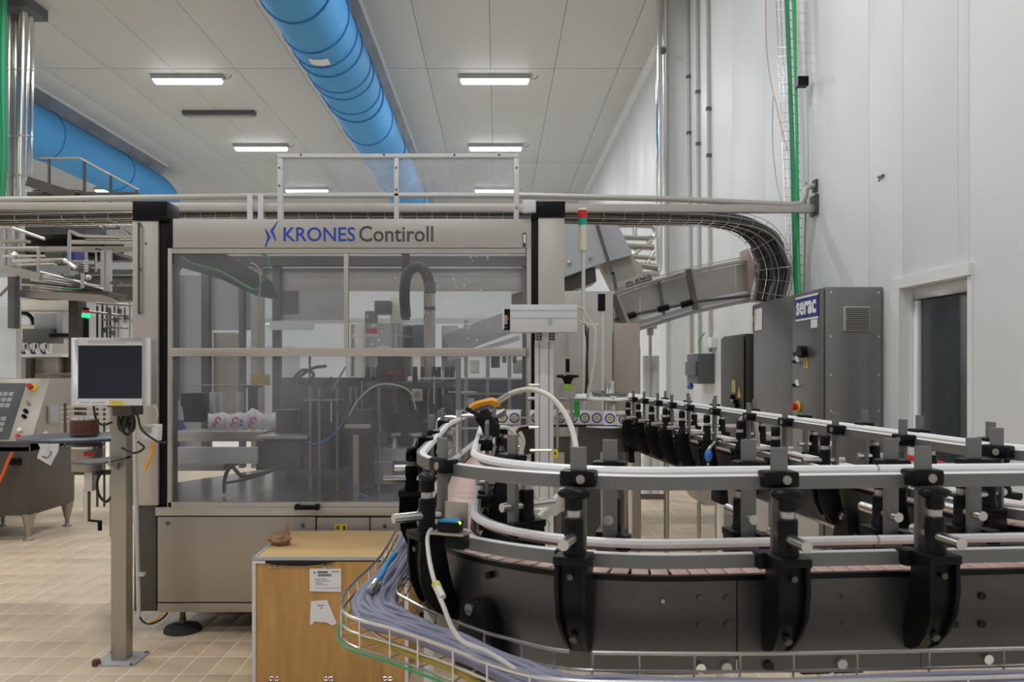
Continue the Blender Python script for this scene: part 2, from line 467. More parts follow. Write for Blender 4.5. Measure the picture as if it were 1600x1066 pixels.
# ------------------------------------------------------------------ blue fabric ducts
def duct(label, X, y0, y1, Z, r, seams, end=None):
    t = thing('air_duct', label, 'air duct', (X, y0, Z))
    mb = MB(); fr = []
    n = 60
    pts = [(X, y0+(y1-y0)*k/n, Z) for k in range(n+1)]
    mb2 = MB()
    # slightly rippled cloth tube
    N = 28; vs = []
    for k, p in enumerate(pts):
        rr = r*(1+.006*math.sin(k*2.1)+.004*math.sin(k*.9))
        for a in range(N):
            an = 2*PI*a/N; vs.append((p[0]+rr*math.cos(an), p[1], p[2]+rr*math.sin(an)))
    fs = [(k*N+a, k*N+(a+1) % N, (k+1)*N+(a+1) % N, (k+1)*N+a) for k in range(n) for a in range(N)]
    fs.append(tuple(n*N+a for a in range(N))); mb2.add(vs, fs)
    link('fabric_tube', mb2, 'duct', t)
    for s_ in seams:
        pts2 = [(X+(r+.006)*math.cos(2*PI*a/32), s_+.12*math.sin(2*PI*a/32+s_), Z+(r+.006)*math.sin(2*PI*a/32)) for a in range(33)]
        link('seam', MB().tube(pts2, .014, 5, False), 'ductline', t)
    link('suspension_rail', MB().box(X+.44, X+.49, y0, y1, CZ-.04, CZ), 'white', t)
    sk = MB(); n2 = 60
    vs = []
    for k in range(n2+1):
        yy = y0+(y1-y0)*k/n2; wv = .012*math.sin(k*1.7)
        vs += [(X+.465, yy, CZ-.03), (X+.30+wv, yy, Z+r*.83)]
    sk.add(vs, [(2*k, 2*k+1, 2*k+3, 2*k+2) for k in range(n2)])
    link('hanging_skirt', sk, 'net', t)
    return t
d1 = duct('wide blue fabric air duct running down the middle of the ceiling', -2.49, 5.0, 27, 6.25, .485,
          [8.6, 9.4, 10.2, 11.3, 11.9, 12.3, 13.0, 13.3, 14.0, 14.4, 15.8, 18, 20.5, 23])
link('sticker', MB().prism([(math.sin(a)*.492-2.49, 6.25-math.cos(a)*.492) for a in [(-.28+.07*k) for k in range(9)]] + [(math.sin(a)*.487-2.49, 6.25-math.cos(a)*.487) for a in [(.28-.07*k) for k in range(9)]], (11.5, 11.72), lambda a, b, c: (a, c, b)), 'paper', d1)
d2 = duct('second blue fabric air duct high on the left, ending in a bend', -9.28, 9.0, 22.2, 6.25, .5, [13.0, 17, 20])
cap = MB().tube(curve([(-9.28, 22.19, 6.25), (-9.28, 22.5, 6.22), (-9.26, 22.8, 6.1), (-9.25, 22.95, 5.8), (-9.25, 23.0, 5.2), (-9.25, 23.0, 4.4)], 6), .5, 24)
link('elbow', cap, 'duct', d2)
# ================================================================== LABELLING MACHINE
F = 4.65; MS = F/1300
def mx(px): return (px-778)*MS
def mz(py): return 1.5+(575-py)*MS
mach = thing('labelling_machine', 'large stainless labelling machine with clear sliding guard and blue lettering on its header', 'machine', (-.7, 5.4, 0))
def mp(name, x0, x1, y0, y1, m, d0=0, d1=.03, bevel=.003, parent=None):
    return link(name, MB().box(mx(x0), mx(x1), F+d0, F+d1, mz(y1), mz(y0)), m, parent or mach, bevel=bevel)
# base
base = link('base_cabinet', MB().box(mx(243), mx(842), F+.03, F+1.7, mz(955), mz(806)), 'steel_d', mach)
mp('side_strip', 207, 242, 340+450, 957, 'steel_d', .02, .2)
mp('base_panel', 246, 493, 808, 941, 'steel', .0)
mp('base_panel', 495, 577, 809, 941, 'steel', .0)
mp('base_panel', 579, 700, 809, 941, 'steel', .0)
mp('base_panel', 702, 842, 809, 941, 'steel', .0)
mp('plinth_strip', 246, 842, 943, 957, 'steel', .0)
mp('top_strip', 243, 842, 793, 806, 'steel_l', -.004)
for px, py in ((262, 818), (473, 821), (601, 822)):
    p = W(px, py, F)
    link('lock', MB().cyl((p.x, F-.004, p.z), (p.x, F, p.z), .012).cyl((p.x, F-.007, p.z), (p.x, F-.003, p.z), .005), 'greyd', mach)
st = mp('warning_sticker', 523, 543, 819, 832, 'yellow', -.002, 0, 0)
for px in (528, 538):
    link('mark', MB().box(mx(px-2), mx(px+2), F-.003, F-.002, mz(828), mz(822)), 'ink', st)
# feet
def foot(x, y, r=.105, parent=mach, ztop=.14):
    link('foot', MB().lathe((x, y, 0), [(r, 0), (r, .012), (r*.9, .028), (r*.5, .04), (.03, .045)], 24), 'rubber', parent)
    link('foot_stem', MB().lathe((x, y, 0), [(.02, .04), (.02, .07), (.016, .072), (.016, ztop)], 12), 'steel_d', parent)
for x, y in ((mx(275), F+.1), (mx(790), F+.1), (mx(275), F+1.5), (mx(790), F+1.5), (mx(520), F+1.5)): foot(x, y)
link('junction_box', MB().box(mx(290), mx(308), F+.12, F+.2, mz(967), mz(955)), 'greyd', mach)
# left column
mp('column', 207, 247, 345, 790, 'steel_l', .0, .16)
mp('column_gap', 240, 262, 345, 790, 'black', .02, .15)
mp('column_cap', 208, 262, 315, 345, 'black', -.01, .17, .004)
h = MB().tube([W(217, 350, F-.02), W(217, 488, F-.02)], .007, 8)
for py in (350, 420, 488): h.tube([W(217, py, F-.02), W(217, py, F+.01)], .009, 6)
link('handle_rod', h, 'steel_d', mach)
for px, py in ((229, 343), (228, 381)):
    p = W(px, py, F); link('rivet', MB().cyl((p.x, F-.003, p.z), (p.x, F, p.z), .006), 'ink', mach)
# right column
mp('column', 841, 882, 340, 800, 'steel_l', .0, .16)
mp('column_gap', 829, 842, 335, 800, 'black', .005, .15)
cp = MB().prism([(mx(830), mz(345)), (mx(830), mz(325)), (mx(836), mz(315)), (mx(883), mz(315)), (mx(883), mz(340)), (mx(840), mz(340))], (F-.01, F+.17), lambda a, b, c: (a, c, b))
link('column_cap', cp, 'black', mach, bevel=.003)
mp('sensor_box', 816, 837, 315, 334, 'alu', -.05, .0, .006)
# header with lettering
mp('header', 270, 830, 342, 389, 'steel_l', .0, .12, .002)
mp('header_end', 258, 271, 341, 412, 'black', .015, .1)
text('lettering', 'KRONES', 'inkblue', mach, mx(443), mx(555), mz(377.5), mz(355), F, .012)
text('lettering', 'Contiroll', 'inkgrey', mach, mx(561), mx(677), mz(378), mz(353), F, .012)
def glyph(poly): 
    return link('emblem', MB().prism([(mx(a), mz(b)) for a, b in poly], (F-.002, F), lambda a, b, c: (a, c, b)), 'inkblue', mach, smooth=False)
glyph([(413, 357), (416, 359), (420, 365), (423, 371), (418, 379), (416, 386), (414, 386), (416, 378), (418, 371), (416, 365)])
glyph([(435, 345), (432, 348), (426, 356), (422, 361), (426, 368), (430, 377), (432, 376), (429, 367), (427, 361), (430, 355)])
# fixed latch on header
mp('latch', 817, 822, 364, 386, 'ink', -.006, 0, .001)
mp('latch_slot', 818, 821, 367, 380, 'whitep', -.009, -.006, .0005)
# sliding door
dfm = MB()
for a in ((262, 268, 388, 793), (822, 830, 388, 793), (268, 822, 388, 396), (262, 822, 785, 793)):
    dfm.box(mx(a[0]), mx(a[1]), F, F+.03, mz(a[3]), mz(a[2]))
dfm.box(mx(266), mx(822), F-.012, F+.03, mz(557), mz(544))
dfm.box(mx(537), mx(544), F+.002, F+.03, mz(544), mz(396))
gd = link('guard_door', dfm, 'steel_l', mach, bevel=.002)
link('clear_panel', MB().box(mx(268), mx(537), F+.012, F+.016, mz(544), mz(396)), 'pane', gd)
link('clear_panel', MB().box(mx(544), mx(822), F+.012, F+.016, mz(544), mz(396)), 'paneup', gd)
link('clear_panel', MB().box(mx(268), mx(822), F+.012, F+.016, mz(785), mz(557)), 'pane', gd)
hd = MB().box(mx(463), mx(469), F-.04, F, mz(796), mz(787)).box(mx(494), mx(500), F-.04, F, mz(796), mz(787)).box(mx(463), mx(500), F-.05, F-.03, mz(795), mz(788))
link('door_handle', hd, 'black', gd, bevel=.004)
for px in (801, 785): mp('stop', px, px+6, 557, 567, 'greyd', -.01, .01, .002)
# ---- back frame and roof of the enclosure
B = F+1.62
bf = MB()
bs = B/1300
def bx(px): return (px-778)*bs
def bz(py): return 1.5+(575-py)*bs
bf.box(bx(405), bx(822), B, B+.08, bz(454), bz(419))
link('rear_beam', bf, 'steel_l', mach, bevel=.003)
link('rear_beam', MB().box(bx(300), bx(822), B-.1, B, 2.26, 2.33), 'steel_d', mach)
for a, b, c in ((428, 440, 'steel_d'), (376, 384, 'greyd'), (395, 413, 'steel'), (816, 828, 'steel_d'), (318, 330, 'steel_d'), (272, 280, 'steel_d')):
    link('rear_upright', MB().box(bx(a), bx(b), B-.05, B+.02, .75, 2.3), c, mach, bevel=.003)
link('rear_panel', MB().box(bx(330), bx(394), B, B+.01, bz(516), bz(420)), 'grey', mach)
link('rear_panel', MB().box(bx(280), bx(330), B+.02, B+.03, bz(700), bz(430)), 'hood', mach)
link('rear_panel', MB().box(bx(332), bx(376), B+.02, B+.03, bz(660), bz(520)), 'steel', mach)
link('rear_panel', MB().box(bx(440), bx(537), B+.0, B+.03, bz(500), bz(454)), 'grey', mach)
link('dark_window', MB().box(bx(437), bx(466), B-.01, B+.0, bz(490), bz(455)), 'greyd', mach)
link('shelf_plate', MB().box(bx(428), bx(495), B-.12, B-.1, bz(517), bz(503)), 'alu', mach)
dg = MB().prism([(W(q[0], 0, F+.36).x, W(0, q[1], F+.36).z) for q in ((262, 392), (345, 392), (425, 440), (438, 470), (400, 462), (345, 436), (262, 412))], (F+.35, F+.37), lambda a, b, c: (a, c, b))
link('sloping_plate', dg, 'steel_d', mach)
# bed plate with a cut corner (floor shows through)
bed = MB().prism([(mx(266), F+.03), (mx(828), F+.03), (mx(828), B), (bx(410), B), (bx(345)-.2, F+.62)], (mz(797), mz(789)), lambda a, b, c: (a, b, c))
link('bed_plate', bed, 'bed', mach)
link('bed_rim', MB().bar((mx(266), F+.04, mz(786)), (bx(345)-.2, F+.62, mz(786)), .015, .03), 'greyd', mach)
# ---- machinery behind the panes (parts of the machine)
def ip(name, x0, x1, y0, y1, D, m, th=.12, bevel=.003, **k):
    return link(name, MB().box(*flatbox((x0, y0), (x1, y1), D, th)), m, mach, bevel=bevel)
ip('magazine_arm', 266, 412, 675, 690, 5.25, 'steel_l', .25)
ip('magazine_rail', 266, 402, 699, 725, 5.05, 'alu', .03)
ip('magazine_plate', 266, 350, 727, 736, 5.2, 'steel', .3)
ip('dark_backing', 440, 600, 590, 780, 6.1, 'inner', .02)  # dark sheet added to stand in for the darkness inside the machine
ip('drive_box', 282, 316, 615, 660, 5.15, 'black', .15)
ip('drive_front', 308, 318, 634, 658, 5.1, 'blackm', .05)
for px, w2 in ((334, 6), (348, 5), (375, 5)):
    a = W(px, 655, 5.2); b = W(px, 613, 5.2)
    link('steel_roller', MB().cyl(a, b, w2*.004*1.15, n=16), 'alu', mach)
ip('black_bracket', 387, 400, 604, 646, 5.15, 'blackm', .05)
ip('black_cap', 380, 402, 603, 606, 5.1, 'blackm', .1)
ip('table_plate', 398, 480, 682, 686, 5.1, 'steel_l', .4)
ip('drive_housing', 400, 470, 690, 735, 5.3, 'steel_d', .3)
ip('green_panel', 430, 545, 730, 753, 5.6, 'steel', .05)
# label drums and carousel
def cylz(name, px, rpx, y0, y1, D, m, n=28):
    a = W(px, y1, D); b = W(px, y0, D)
    return link(name, MB().lathe((a.x, D, 0), [(rpx*D/1300, a.z), (rpx*D/1300, b.z)], n), m, mach)
cylz('carousel_ring', 640, 78, 694, 712, 5.6, 'alu')
cylz('carousel_base', 640, 70, 712, 790, 5.6, 'greyd')
cylz('carousel_core', 640, 44, 600, 694, 5.6, 'inner')
cylz('carousel_top', 640, 72, 596, 606, 5.6, 'greyd')
for k in range(14):
    a = 2*PI*k/14; c = W(640, 694, 5.6); r = .29
    x, y = c.x+r*math.cos(a), c.y+r*math.sin(a)
    link('bottle_plate', MB().lathe((x, y, c.z), [(.035, 0), (.035, .03), (.02, .03), (.02, .06), (.05, .08), (.05, .1)], 10), 'pipe', mach)
    link('clamp_head', MB().lathe((x, y, c.z+.22), [(.03, 0), (.035, .06), (.02, .12), (.015, .3)], 8), 'steel_d', mach)
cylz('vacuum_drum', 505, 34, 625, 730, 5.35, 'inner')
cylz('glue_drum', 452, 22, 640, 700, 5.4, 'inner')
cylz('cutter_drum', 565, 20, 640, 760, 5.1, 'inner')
for px in (485, 499, 527, 548, 556, 592):
    link('guide_post', MB().cyl(W(px, 790, 5.2), W(px, 605, 5.2), .010, n=8), 'steel', mach)
for px, pw, D in ((556, 9, 4.95), (452, 6, 5.6), (572, 5, 5.3), (664, 10, 5.5)):
    link('support_column', MB().box(*flatbox((px-pw/2, 680), (px+pw/2, 790), D, .05)), 'steel', mach)
ip('arm', 538, 578, 664, 670, 4.95, 'steel_l', .08)
cylz('motor_drum', 597, 49, 508, 588, 5.75, 'pipe', 36)
cylz('motor_band', 597, 50, 525, 528, 5.75, 'alu', 36)
ip('red_sticker', 572, 589, 513, 521, 5.53, 'red', .01)
ip('white_sticker', 590, 610, 541, 544, 5.53, 'whitep', .01)
ip('red_label', 606, 627, 580, 586, 5.4, 'red', .02)
ip('lower_box', 590, 632, 545, 600, 5.45, 'steel_d', .2)
ip('gauge_plate', 643, 660, 608, 627, 5.1, 'cream', .01)
link('gauge_dial', MB().cyl(W(652, 617, 5.095), W(652, 617, 5.08), .02), 'grey', mach)
cylz('mast', 671, 9, 455, 700, 5.5, 'steel_l', 16)
ip('mast_clip', 663, 680, 479, 484, 5.42, 'ink', .02)
ip('side_housing', 645, 664, 508, 545, 5.6, 'greyd', .2)
ip('tray_box', 690, 715, 509, 580, 5.7, 'hood', .3)
link('chute', MB().bar(W(700, 540, 5.75), W(812, 498, 5.75), .3, .14), 'hood', mach)
link('chute_edge', MB().bar(W(700, 562, 5.6), W(812, 528, 5.6), .02, .03), 'alu', mach)
# black ribbed hose
hp = [W(x, y, 5.35) for x, y in ((636, 396), (638, 440), (640, 500))]
link('drop_pipe', MB().tube([W(634, 392, 5.5), W(634, 500, 5.5)], .027, 12), 'cablebk', mach)
hp = curve([W(x, y, 5.35) for x, y in ((634, 496), (632, 460), (636, 430), (650, 417), (664, 424), (671, 445), (672, 452))], 8)
link('ribbed_hose', MB().tube(hp, .034, 12), 'cablebk', mach)
cylz('hose_cuff', 672, 9, 442, 458, 5.35, 'greyd', 16)
# cables and hoses hanging inside
def ihose(name, pts, D, r, m):
    return link(name, MB().tube(curve([W(a, b, D) for a, b in pts], 6), r, 6), m, mach)
ihose('green_hose', ((268, 432), (283, 418), (284, 403), (300, 412), (345, 425), (385, 448), (400, 453), (410, 440), (420, 412), (415, 399), (408, 397)), F+.2, .007, 'green')
ihose('signal_cable', ((392, 411), (402, 418), (407, 440), (405, 470), (404, 585)), F+.25, .006, 'hosew')
ip('pendant_box', 392, 419, 585, 603, 4.9, 'yellow', .05)
ihose('black_hose', ((350, 770), (352, 745), (362, 730), (380, 745), (410, 740), (430, 733)), 5.0, .012, 'cablebk')
ihose('black_hose', ((352, 755), (380, 750), (420, 738), (460, 720)), 4.95, .008, 'cablebk')
ihose('black_hose', ((458, 600), (462, 588), (475, 578), (490, 585), (478, 600), (466, 592), (488, 576), (510, 572)), 5.2, .01, 'cablebk')
ihose('clear_hose', ((545, 650), (560, 625), (585, 604), (612, 601), (640, 612), (650, 640)), 4.85, .005, 'hosew')
ihose('blue_hose', ((480, 690), (490, 694), (510, 688), (530, 670), (540, 650)), 4.9, .005, 'blue')
ihose('blue_hose', ((540, 750), (560, 770), (590, 782)), 4.9, .004, 'blue')
ihose('thin_rail', ((300, 602), (400, 602)), 4.8, .003, 'steel_l')
ip('rail_bar', 655, 790, 590, 593, 5.0, 'alu', .02)
ip('rail_bar', 700, 745, 612, 614, 5.4, 'alu', .02)
ip('upright', 712, 720, 560, 720, 5.0, 'steel', .03)
ip('white_bin', 570, 612, 722, 757, 5.2, 'grey', .2)
# small square block on a bracket in the upper window
ip('pump_body', 585, 610, 470, 490, 5.9, 'greyd', .2)
ip('pump_base', 610, 628, 465, 510, 6.0, 'cream', .2)
ip('pump_motor', 570, 586, 486, 508, 5.8, 'greyd', .15)

random.seed(5)
for k in range(26):
    px = random.uniform(445, 700); D = random.uniform(5.0, 6.0); y1 = random.uniform(640, 740); hh = random.uniform(10, 45); ww = random.uniform(4, 16)
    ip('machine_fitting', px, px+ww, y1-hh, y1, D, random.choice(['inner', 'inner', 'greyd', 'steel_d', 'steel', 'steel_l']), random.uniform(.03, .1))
for k in range(12):
    px = random.uniform(450, 690); D = random.uniform(5.0, 5.9); y1 = random.uniform(600, 690)
    link('machine_rod', MB().cyl(W(px, y1, D), W(px+random.choice((0, 0, 25)), y1-random.uniform(25, 70), D), .008, n=6), random.choice(['steel', 'steel_d', 'pipe']), mach)
# items lying in the machine: paper labels and a bottle
lb = MB(); n = 26; vs = []
for k in range(n+1):
    px = 325+k*106/n; top = 646+1.6*math.sin(k*.9)+ (max(0, 9-abs(k-17)*3)*-1 if k > 13 else 0); 
    D = 5.0+.02*math.sin(k*1.3)
    vs += [W(px, 672+1.5*math.sin(k*1.9), D), W(px, top, D+.03)]
lb.add(vs, [(2*k, 2*k+2, 2*k+3, 2*k+1) for k in range(n)])
lbt = thing('label_strip', 'crumpled strip of white and pink paper labels behind the clear guard', 'labels', W(378, 672, 5.0))
o = link('strip', lb, 'paper', lbt); md = o.modifiers.new('thick', 'SOLIDIFY'); md.thickness = .003
for px in (341, 368, 396):
    me = MB(); c = W(px, 657, 4.965); pts = [c+Vector((.016*math.cos(a), 0, .018*math.sin(a))) for a in [2*PI*k/14 for k in range(12)]]
    me.tube([p for p in pts], .0055, 5); link('print', me, 'pink', lbt)
    link('print', MB().box(c.x-.03, c.x-.018, c.y, c.y+.004, c.z-.04, c.z-.015), 'pink', lbt)
for k in range(2): link('print', MB().box(*flatbox((375, 656+k*6), (379, 660+k*6), 4.97, .004)), 'blue', lbt)
p = W(279, 671, 4.9)
bt = thing('squeeze_bottle', 'white squeeze bottle with blue base at the left edge of the guard', 'bottle', p)
link('bottle_body', MB().lathe(p, [(.028, .05), (.026, .09), (.018, .13), (.008, .145), (.005, .175)], 16), 'whitep', bt)
link('bottle_base', MB().lathe(p, [(.045, 0), (.044, .01), (.030, .03), (.029, .055)], 16), 'blue', bt)

# clear guard standing on top of the machine
G = F+.02
gt = thing('clear_guard', 'clear plastic guard in a steel frame standing on top of the labelling machine', 'guard', (mx(620), G, mz(340)))
for a in ((432, 440), (615, 622), (803, 811)):
    link('upright', MB().box(mx(a[0]), mx(a[1]), G, G+.03, mz(341), mz(240)), 'alu', gt, bevel=.002)
link('top_rail', MB().box(mx(432), mx(811), G-.004, G+.03, mz(245), mz(239)), 'alu', gt, bevel=.002)
link('bottom_rail', MB().box(mx(440), mx(803), G, G+.02, mz(305), mz(301)), 'alu', gt, bevel=.001)
link('clear_sheet', MB().box(mx(440), mx(615), G+.01, G+.014, mz(301), mz(245)), 'hazy', gt)
link('clear_sheet', MB().box(mx(622), mx(803), G+.01, G+.014, mz(301), mz(245)), 'hazy', gt)
for px, py in ((436, 262), (436, 290), (619, 262), (619, 296), (807, 262), (807, 325), (470, 242), (600, 242), (710, 242), (780, 242)):
    c = W(px, py, G-.004); link('screw', MB().cyl(c, c+Vector((0, .004, 0)), .006, n=8), 'greyd', gt)

# ------------------------------------------------------------------ post with touchscreen left of the machine
PD = 4.24
pt = thing('terminal_post', 'square steel post bolted to the tiled floor, carrying the touchscreen', 'post', (W(188, 1030, 4.28).x, 4.28, 0))
x0, x1 = W(173, 0, PD).x, W(197, 0, PD).x
link('post_tube', MB().box(x0, x1, PD, PD+.08, .008, 1.32), 'steel', pt, bevel=.004)
link('base_plate', MB().box(x0-.065, x1+.065, PD-.065, PD+.14, 0, .008), 'grey', pt, bevel=.002)
for a in (-.05, .13):
    for b in (-.05, .13):
        link('bolt', MB().cyl((x0+a-.0, PD+b-.01, .008), (x0+a, PD+b-.01, .014), .009, n=6), 'greyd', pt)
link('cap_plate', MB().box(x0-.01, x1+.03, PD-.02, PD+.1, 1.30, 1.32), 'steel_d', pt)
tr = MB().prism([(W(122, 0, 4.1).x, 4.02), (W(165, 0, 4.1).x, 3.95), (x1, 4.0), (x1, 4.3), (x0, 4.3)], (1.5-(722-575)*4.1/1300, 1.5-(719-575)*4.1/1300), lambda a, b, c: (a, b, c))
link('shelf', tr, 'greyd', pt)
link('shelf_bracket', MB().bar((x1, 4.05, 1.04), (x1-.05, 4.25, .99), .01, .03), 'grey', pt)
p = W(155, 1028, 4.22)
so = solo('floor_plug', MB().lathe((p.x, 4.19, 0), [(.02, 0), (.022, .012), (.018, .03), (.01, .032)], 14), 'brownt', 'small brown plug on the floor against the post foot plate', 'plug')
so.location.y = -.0
TD = 4.02
ts = thing('touchscreen_terminal', 'touchscreen terminal with silver frame and dark screen on the steel post', 'monitor', (W(174, 633, TD).x, TD, W(174, 633, TD).z))
link('housing', MB().box(*flatbox((113, 530), (234, 633), TD+.012, .09)), 'steel_l', ts, bevel=.004)
fr = MB(); a, b = 111, 235
for q in ((a, 528, 122, 634), (222, 528, b, 634), (122, 528, 222, 540), (122, 623, 222, 634)):
    fr.box(*flatbox((q[0], q[1]), (q[2], q[3]), TD, .014))
link('frame', fr, 'alu', ts, bevel=.001)
link('screen', MB().box(*flatbox((122, 540), (222, 623), TD+.005, .006)), 'screen', ts)
link('slot', MB().box(*flatbox((138, 532), (194, 536), TD-.002, .003)), 'grey', ts)
l1 = link('paper_strip', MB().box(*flatbox((119, 626), (170, 632), TD-.001, .001)), 'paper', ts)
link('print', MB().box(*flatbox((124, 628), (140, 630), TD-.002, .001)).box(*flatbox((143, 628), (165, 630), TD-.002, .001)), 'grey', ts)
link('yellow_sticker', MB().box(*flatbox((171, 626), (193, 633), TD-.001, .001)), 'yellow', ts)
link('print', MB().box(*flatbox((175, 628), (189, 630), TD-.002, .001)), 'gold', ts)
link('mounting_arm', MB().box(*flatbox((176, 628), (205, 650), TD+.1, .14)), 'steel_d', ts)
# hand terminal and cables
ht = thing('hand_terminal', 'small cream handheld terminal hanging beside the black cable bundle', 'scanner', W(232, 660, 4.25))
hb = MB().prism([(W(218, 0, 4.2).x, W(0, 684, 4.2).z), (W(246, 0, 4.2).x, W(0, 690, 4.2).z), (W(247, 0, 4.2).x, W(0, 664, 4.2).z), (W(222, 0, 4.2).x, W(0, 664, 4.2).z)], (4.19, 4.26), lambda a, b, c: (a, c, b))
link('body', hb, 'whitep', ht, bevel=.006)
link('display', MB().box(*flatbox((223, 668), (236, 677), 4.186, .006)), 'grey', ht)
cb = thing('cable_bundle', 'tangle of black cables hung on the steel post under the touchscreen', 'cables', W(205, 660, 4.15))
for k in range(5):
    cx, cy = 190+8*(k % 3)+random.uniform(-3, 3), 655+random.uniform(-10, 8)
    rx_, ry_ = random.uniform(5, 9), random.uniform(12, 20)
    pts = [W(cx+rx_*math.cos(2*PI*q/16), cy+ry_*math.sin(2*PI*q/16), 4.13+.012*k) for q in range(17)]
    link('cable_loop', MB().tube(pts, .008, 6, False), 'cablebk', cb)
for pts in (((146, 632), (150, 655), (160, 664), (175, 660)), ((205, 632), (215, 650), (222, 672), (246, 690), (262, 692)), ((190, 700), (210, 708), (225, 700), (215, 690))):
    link('cable', MB().tube(curve([W(a, b, 4.12) for a, b in pts], 6), .006, 6), 'cablebk', cb)
oc = solo('power_cable', MB().tube(curve([W(a, b, 4.15) for a, b in ((238, 690), (238, 705), (232, 722), (226, 735))], 6), .008, 6), 'orange', 'short orange cable hanging under the cream hand terminal', 'cable')
cd = thing('cable_conduit', 'pale vertical plastic conduit beside the steel post, reaching nearly to the floor', 'conduit', W(215, 965, 4.5))
link('tube', MB().tube([W(209, 640, 4.5), W(211, 700, 4.5), W(217, 964, 4.5)], .011, 10), 'alu', cd)
link('clip', MB().box(*flatbox((212, 896), (224, 901), 4.48, .03)), 'alu', cd)
link('loose_cable', MB().tube(curve([W(a, b, 4.5) for a, b in ((217, 962), (224, 972), (236, 975), (252, 968), (262, 958))], 6), .006, 6), 'cablebk', cd)
link('loose_cable', MB().tube(curve([W(a, b, 4.5) for a, b in ((217, 962), (226, 974), (240, 970), (256, 957))], 6), .004, 6), 'orange', cd)
link('cream_lead', MB().tube(curve([W(a, b, 4.4) for a, b in ((240, 632), (246, 645), (244, 662))], 6), .006, 6), 'hosew', cd)

# ------------------------------------------------------------------ wooden crate
CT = .605; CX0, CX1, CY0, CY1 = -1.155, -.425, 3.92, 4.56
ct = thing('wooden_crate', 'plywood crate with metal edges and two paper notes in front of the machine', 'crate', ((CX0+CX1)/2, (CY0+CY1)/2, 0))
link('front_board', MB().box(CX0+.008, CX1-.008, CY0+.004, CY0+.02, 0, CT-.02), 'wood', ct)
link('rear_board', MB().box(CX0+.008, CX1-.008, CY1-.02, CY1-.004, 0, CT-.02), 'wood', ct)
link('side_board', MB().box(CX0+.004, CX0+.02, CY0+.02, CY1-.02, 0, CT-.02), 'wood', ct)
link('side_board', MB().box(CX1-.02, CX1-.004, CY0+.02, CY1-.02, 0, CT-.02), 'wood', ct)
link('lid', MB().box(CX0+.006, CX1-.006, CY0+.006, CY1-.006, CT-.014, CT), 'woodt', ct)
eg = MB()
eg.box(CX0, CX1, CY0-.002, CY0+.012, CT-.012, CT+.003).box(CX0-.002, CX0+.012, CY0, CY1, CT-.012, CT+.003).box(CX1-.012, CX1+.002, CY0, CY1, CT-.012, CT+.003).box(CX0, CX1, CY1-.01, CY1, CT-.012, CT+.003)
link('lid_edging', eg, 'grey', ct)
for x in (CX0, CX1):
    c = MB().box(x-.003 if x == CX0 else x-.014, x+.014 if x == CX0 else x+.003, CY0-.002, CY0+.014, 0, CT-.014)
    for k in range(24):
        z = .02+k*.023
        c.box(x-.001 if x == CX0 else x-.012, x+.012 if x == CX0 else x+.001, CY0-.004, CY0-.001, z, z+.011)
    link('corner_strip', c, 'alu', ct)
tp = MB(); vs = []
for k in range(21):
    u = k/20; x = CX0+.03+u*.36; dz = .018*math.sin(u*PI)+.006
    vs += [(x, CY0-.004, CT-.013), (x, CY0-.006, CT-.013-dz)]
tp.add(vs, [(2*k, 2*k+1, 2*k+3, 2*k+2) for k in range(20)])
o = link('torn_black_seal', tp, 'blackm', ct); md = o.modifiers.new('t', 'SOLIDIFY'); md.thickness = .002
link('torn_film', MB().box(CX0+.01, CX0+.06, CY0-.006, CY0-.003, CT-.025, CT-.014), 'paper', ct)
for x in (-1.055, -.80, -.52):
    for z in (.565, .035):
        c = MB()
        for s_ in (-.012, .012):
            c.tube([Vector((x+s_+.011*math.cos(a), CY0-.0, z+.008*math.sin(a))) for a in [2*PI*k/10 for k in range(11)]], .0022, 4, False)
        link('steel_clip', c, 'chrome', ct)
def note(poly, lines):
    o = link('paper_note', MB().prism([(W(a, b, CY0).x, W(a, b, CY0).z) for a, b in poly], (CY0-.002, CY0+.004), lambda a, b, c: (a, c, b)), 'paper', ct)
    m = MB()
    for a, b, c, d in lines: m.box(*flatbox((a, b), (c, d), CY0-.003, .001))
    link('print', m, 'ink', o)
bars = [(497+k*1.5, 897, 498+k*1.5-.1*(k % 3), 901) for k in range(14)]
note([(484, 889), (533, 889), (533, 925), (484, 924)], [(490, 894, 493, 896), (496, 893, 512, 895.5), (517, 893, 530, 894)] + bars +
     [(492, 905, 510, 905.6), (493, 908, 516, 908.5), (493, 911, 505, 911.5), (493, 914, 512, 914.4), (492, 919, 530, 919.4)])
note([(486, 940), (511, 938), (526, 974), (520, 978), (511, 973), (491, 971), (488, 977), (484, 975)], [(496, 946, 506, 947), (500, 950, 504, 951)])
pp_ = W(441, 852, 4.25)
cp_ = MB(); random.seed(3)
cp_.ball((0, 0, 0), .06, .04, .03, 18)
cp_.v = [(x*(1+random.uniform(-.3, .3)), y*(1+random.uniform(-.3, .3)), z*(1+random.uniform(-.35, .35))+.028) for x, y, z in cp_.v]
cp_.v = [(x, y, max(z, 0)) for x, y, z in cp_.v]
cp_.add([(.02, 0, .03), (.055, 0, .05), (.04, .004, .115), (.03, -.004, .10)], [(0, 1, 2, 3)])
cp_.v = [(x-1.10, y+4.2, z+CT+.003) for x, y, z in cp_.v]
solo('crumpled_paper', cp_, 'kraft', 'crumpled piece of brown paper on the front left corner of the crate lid', 'paper')
random.seed(11)
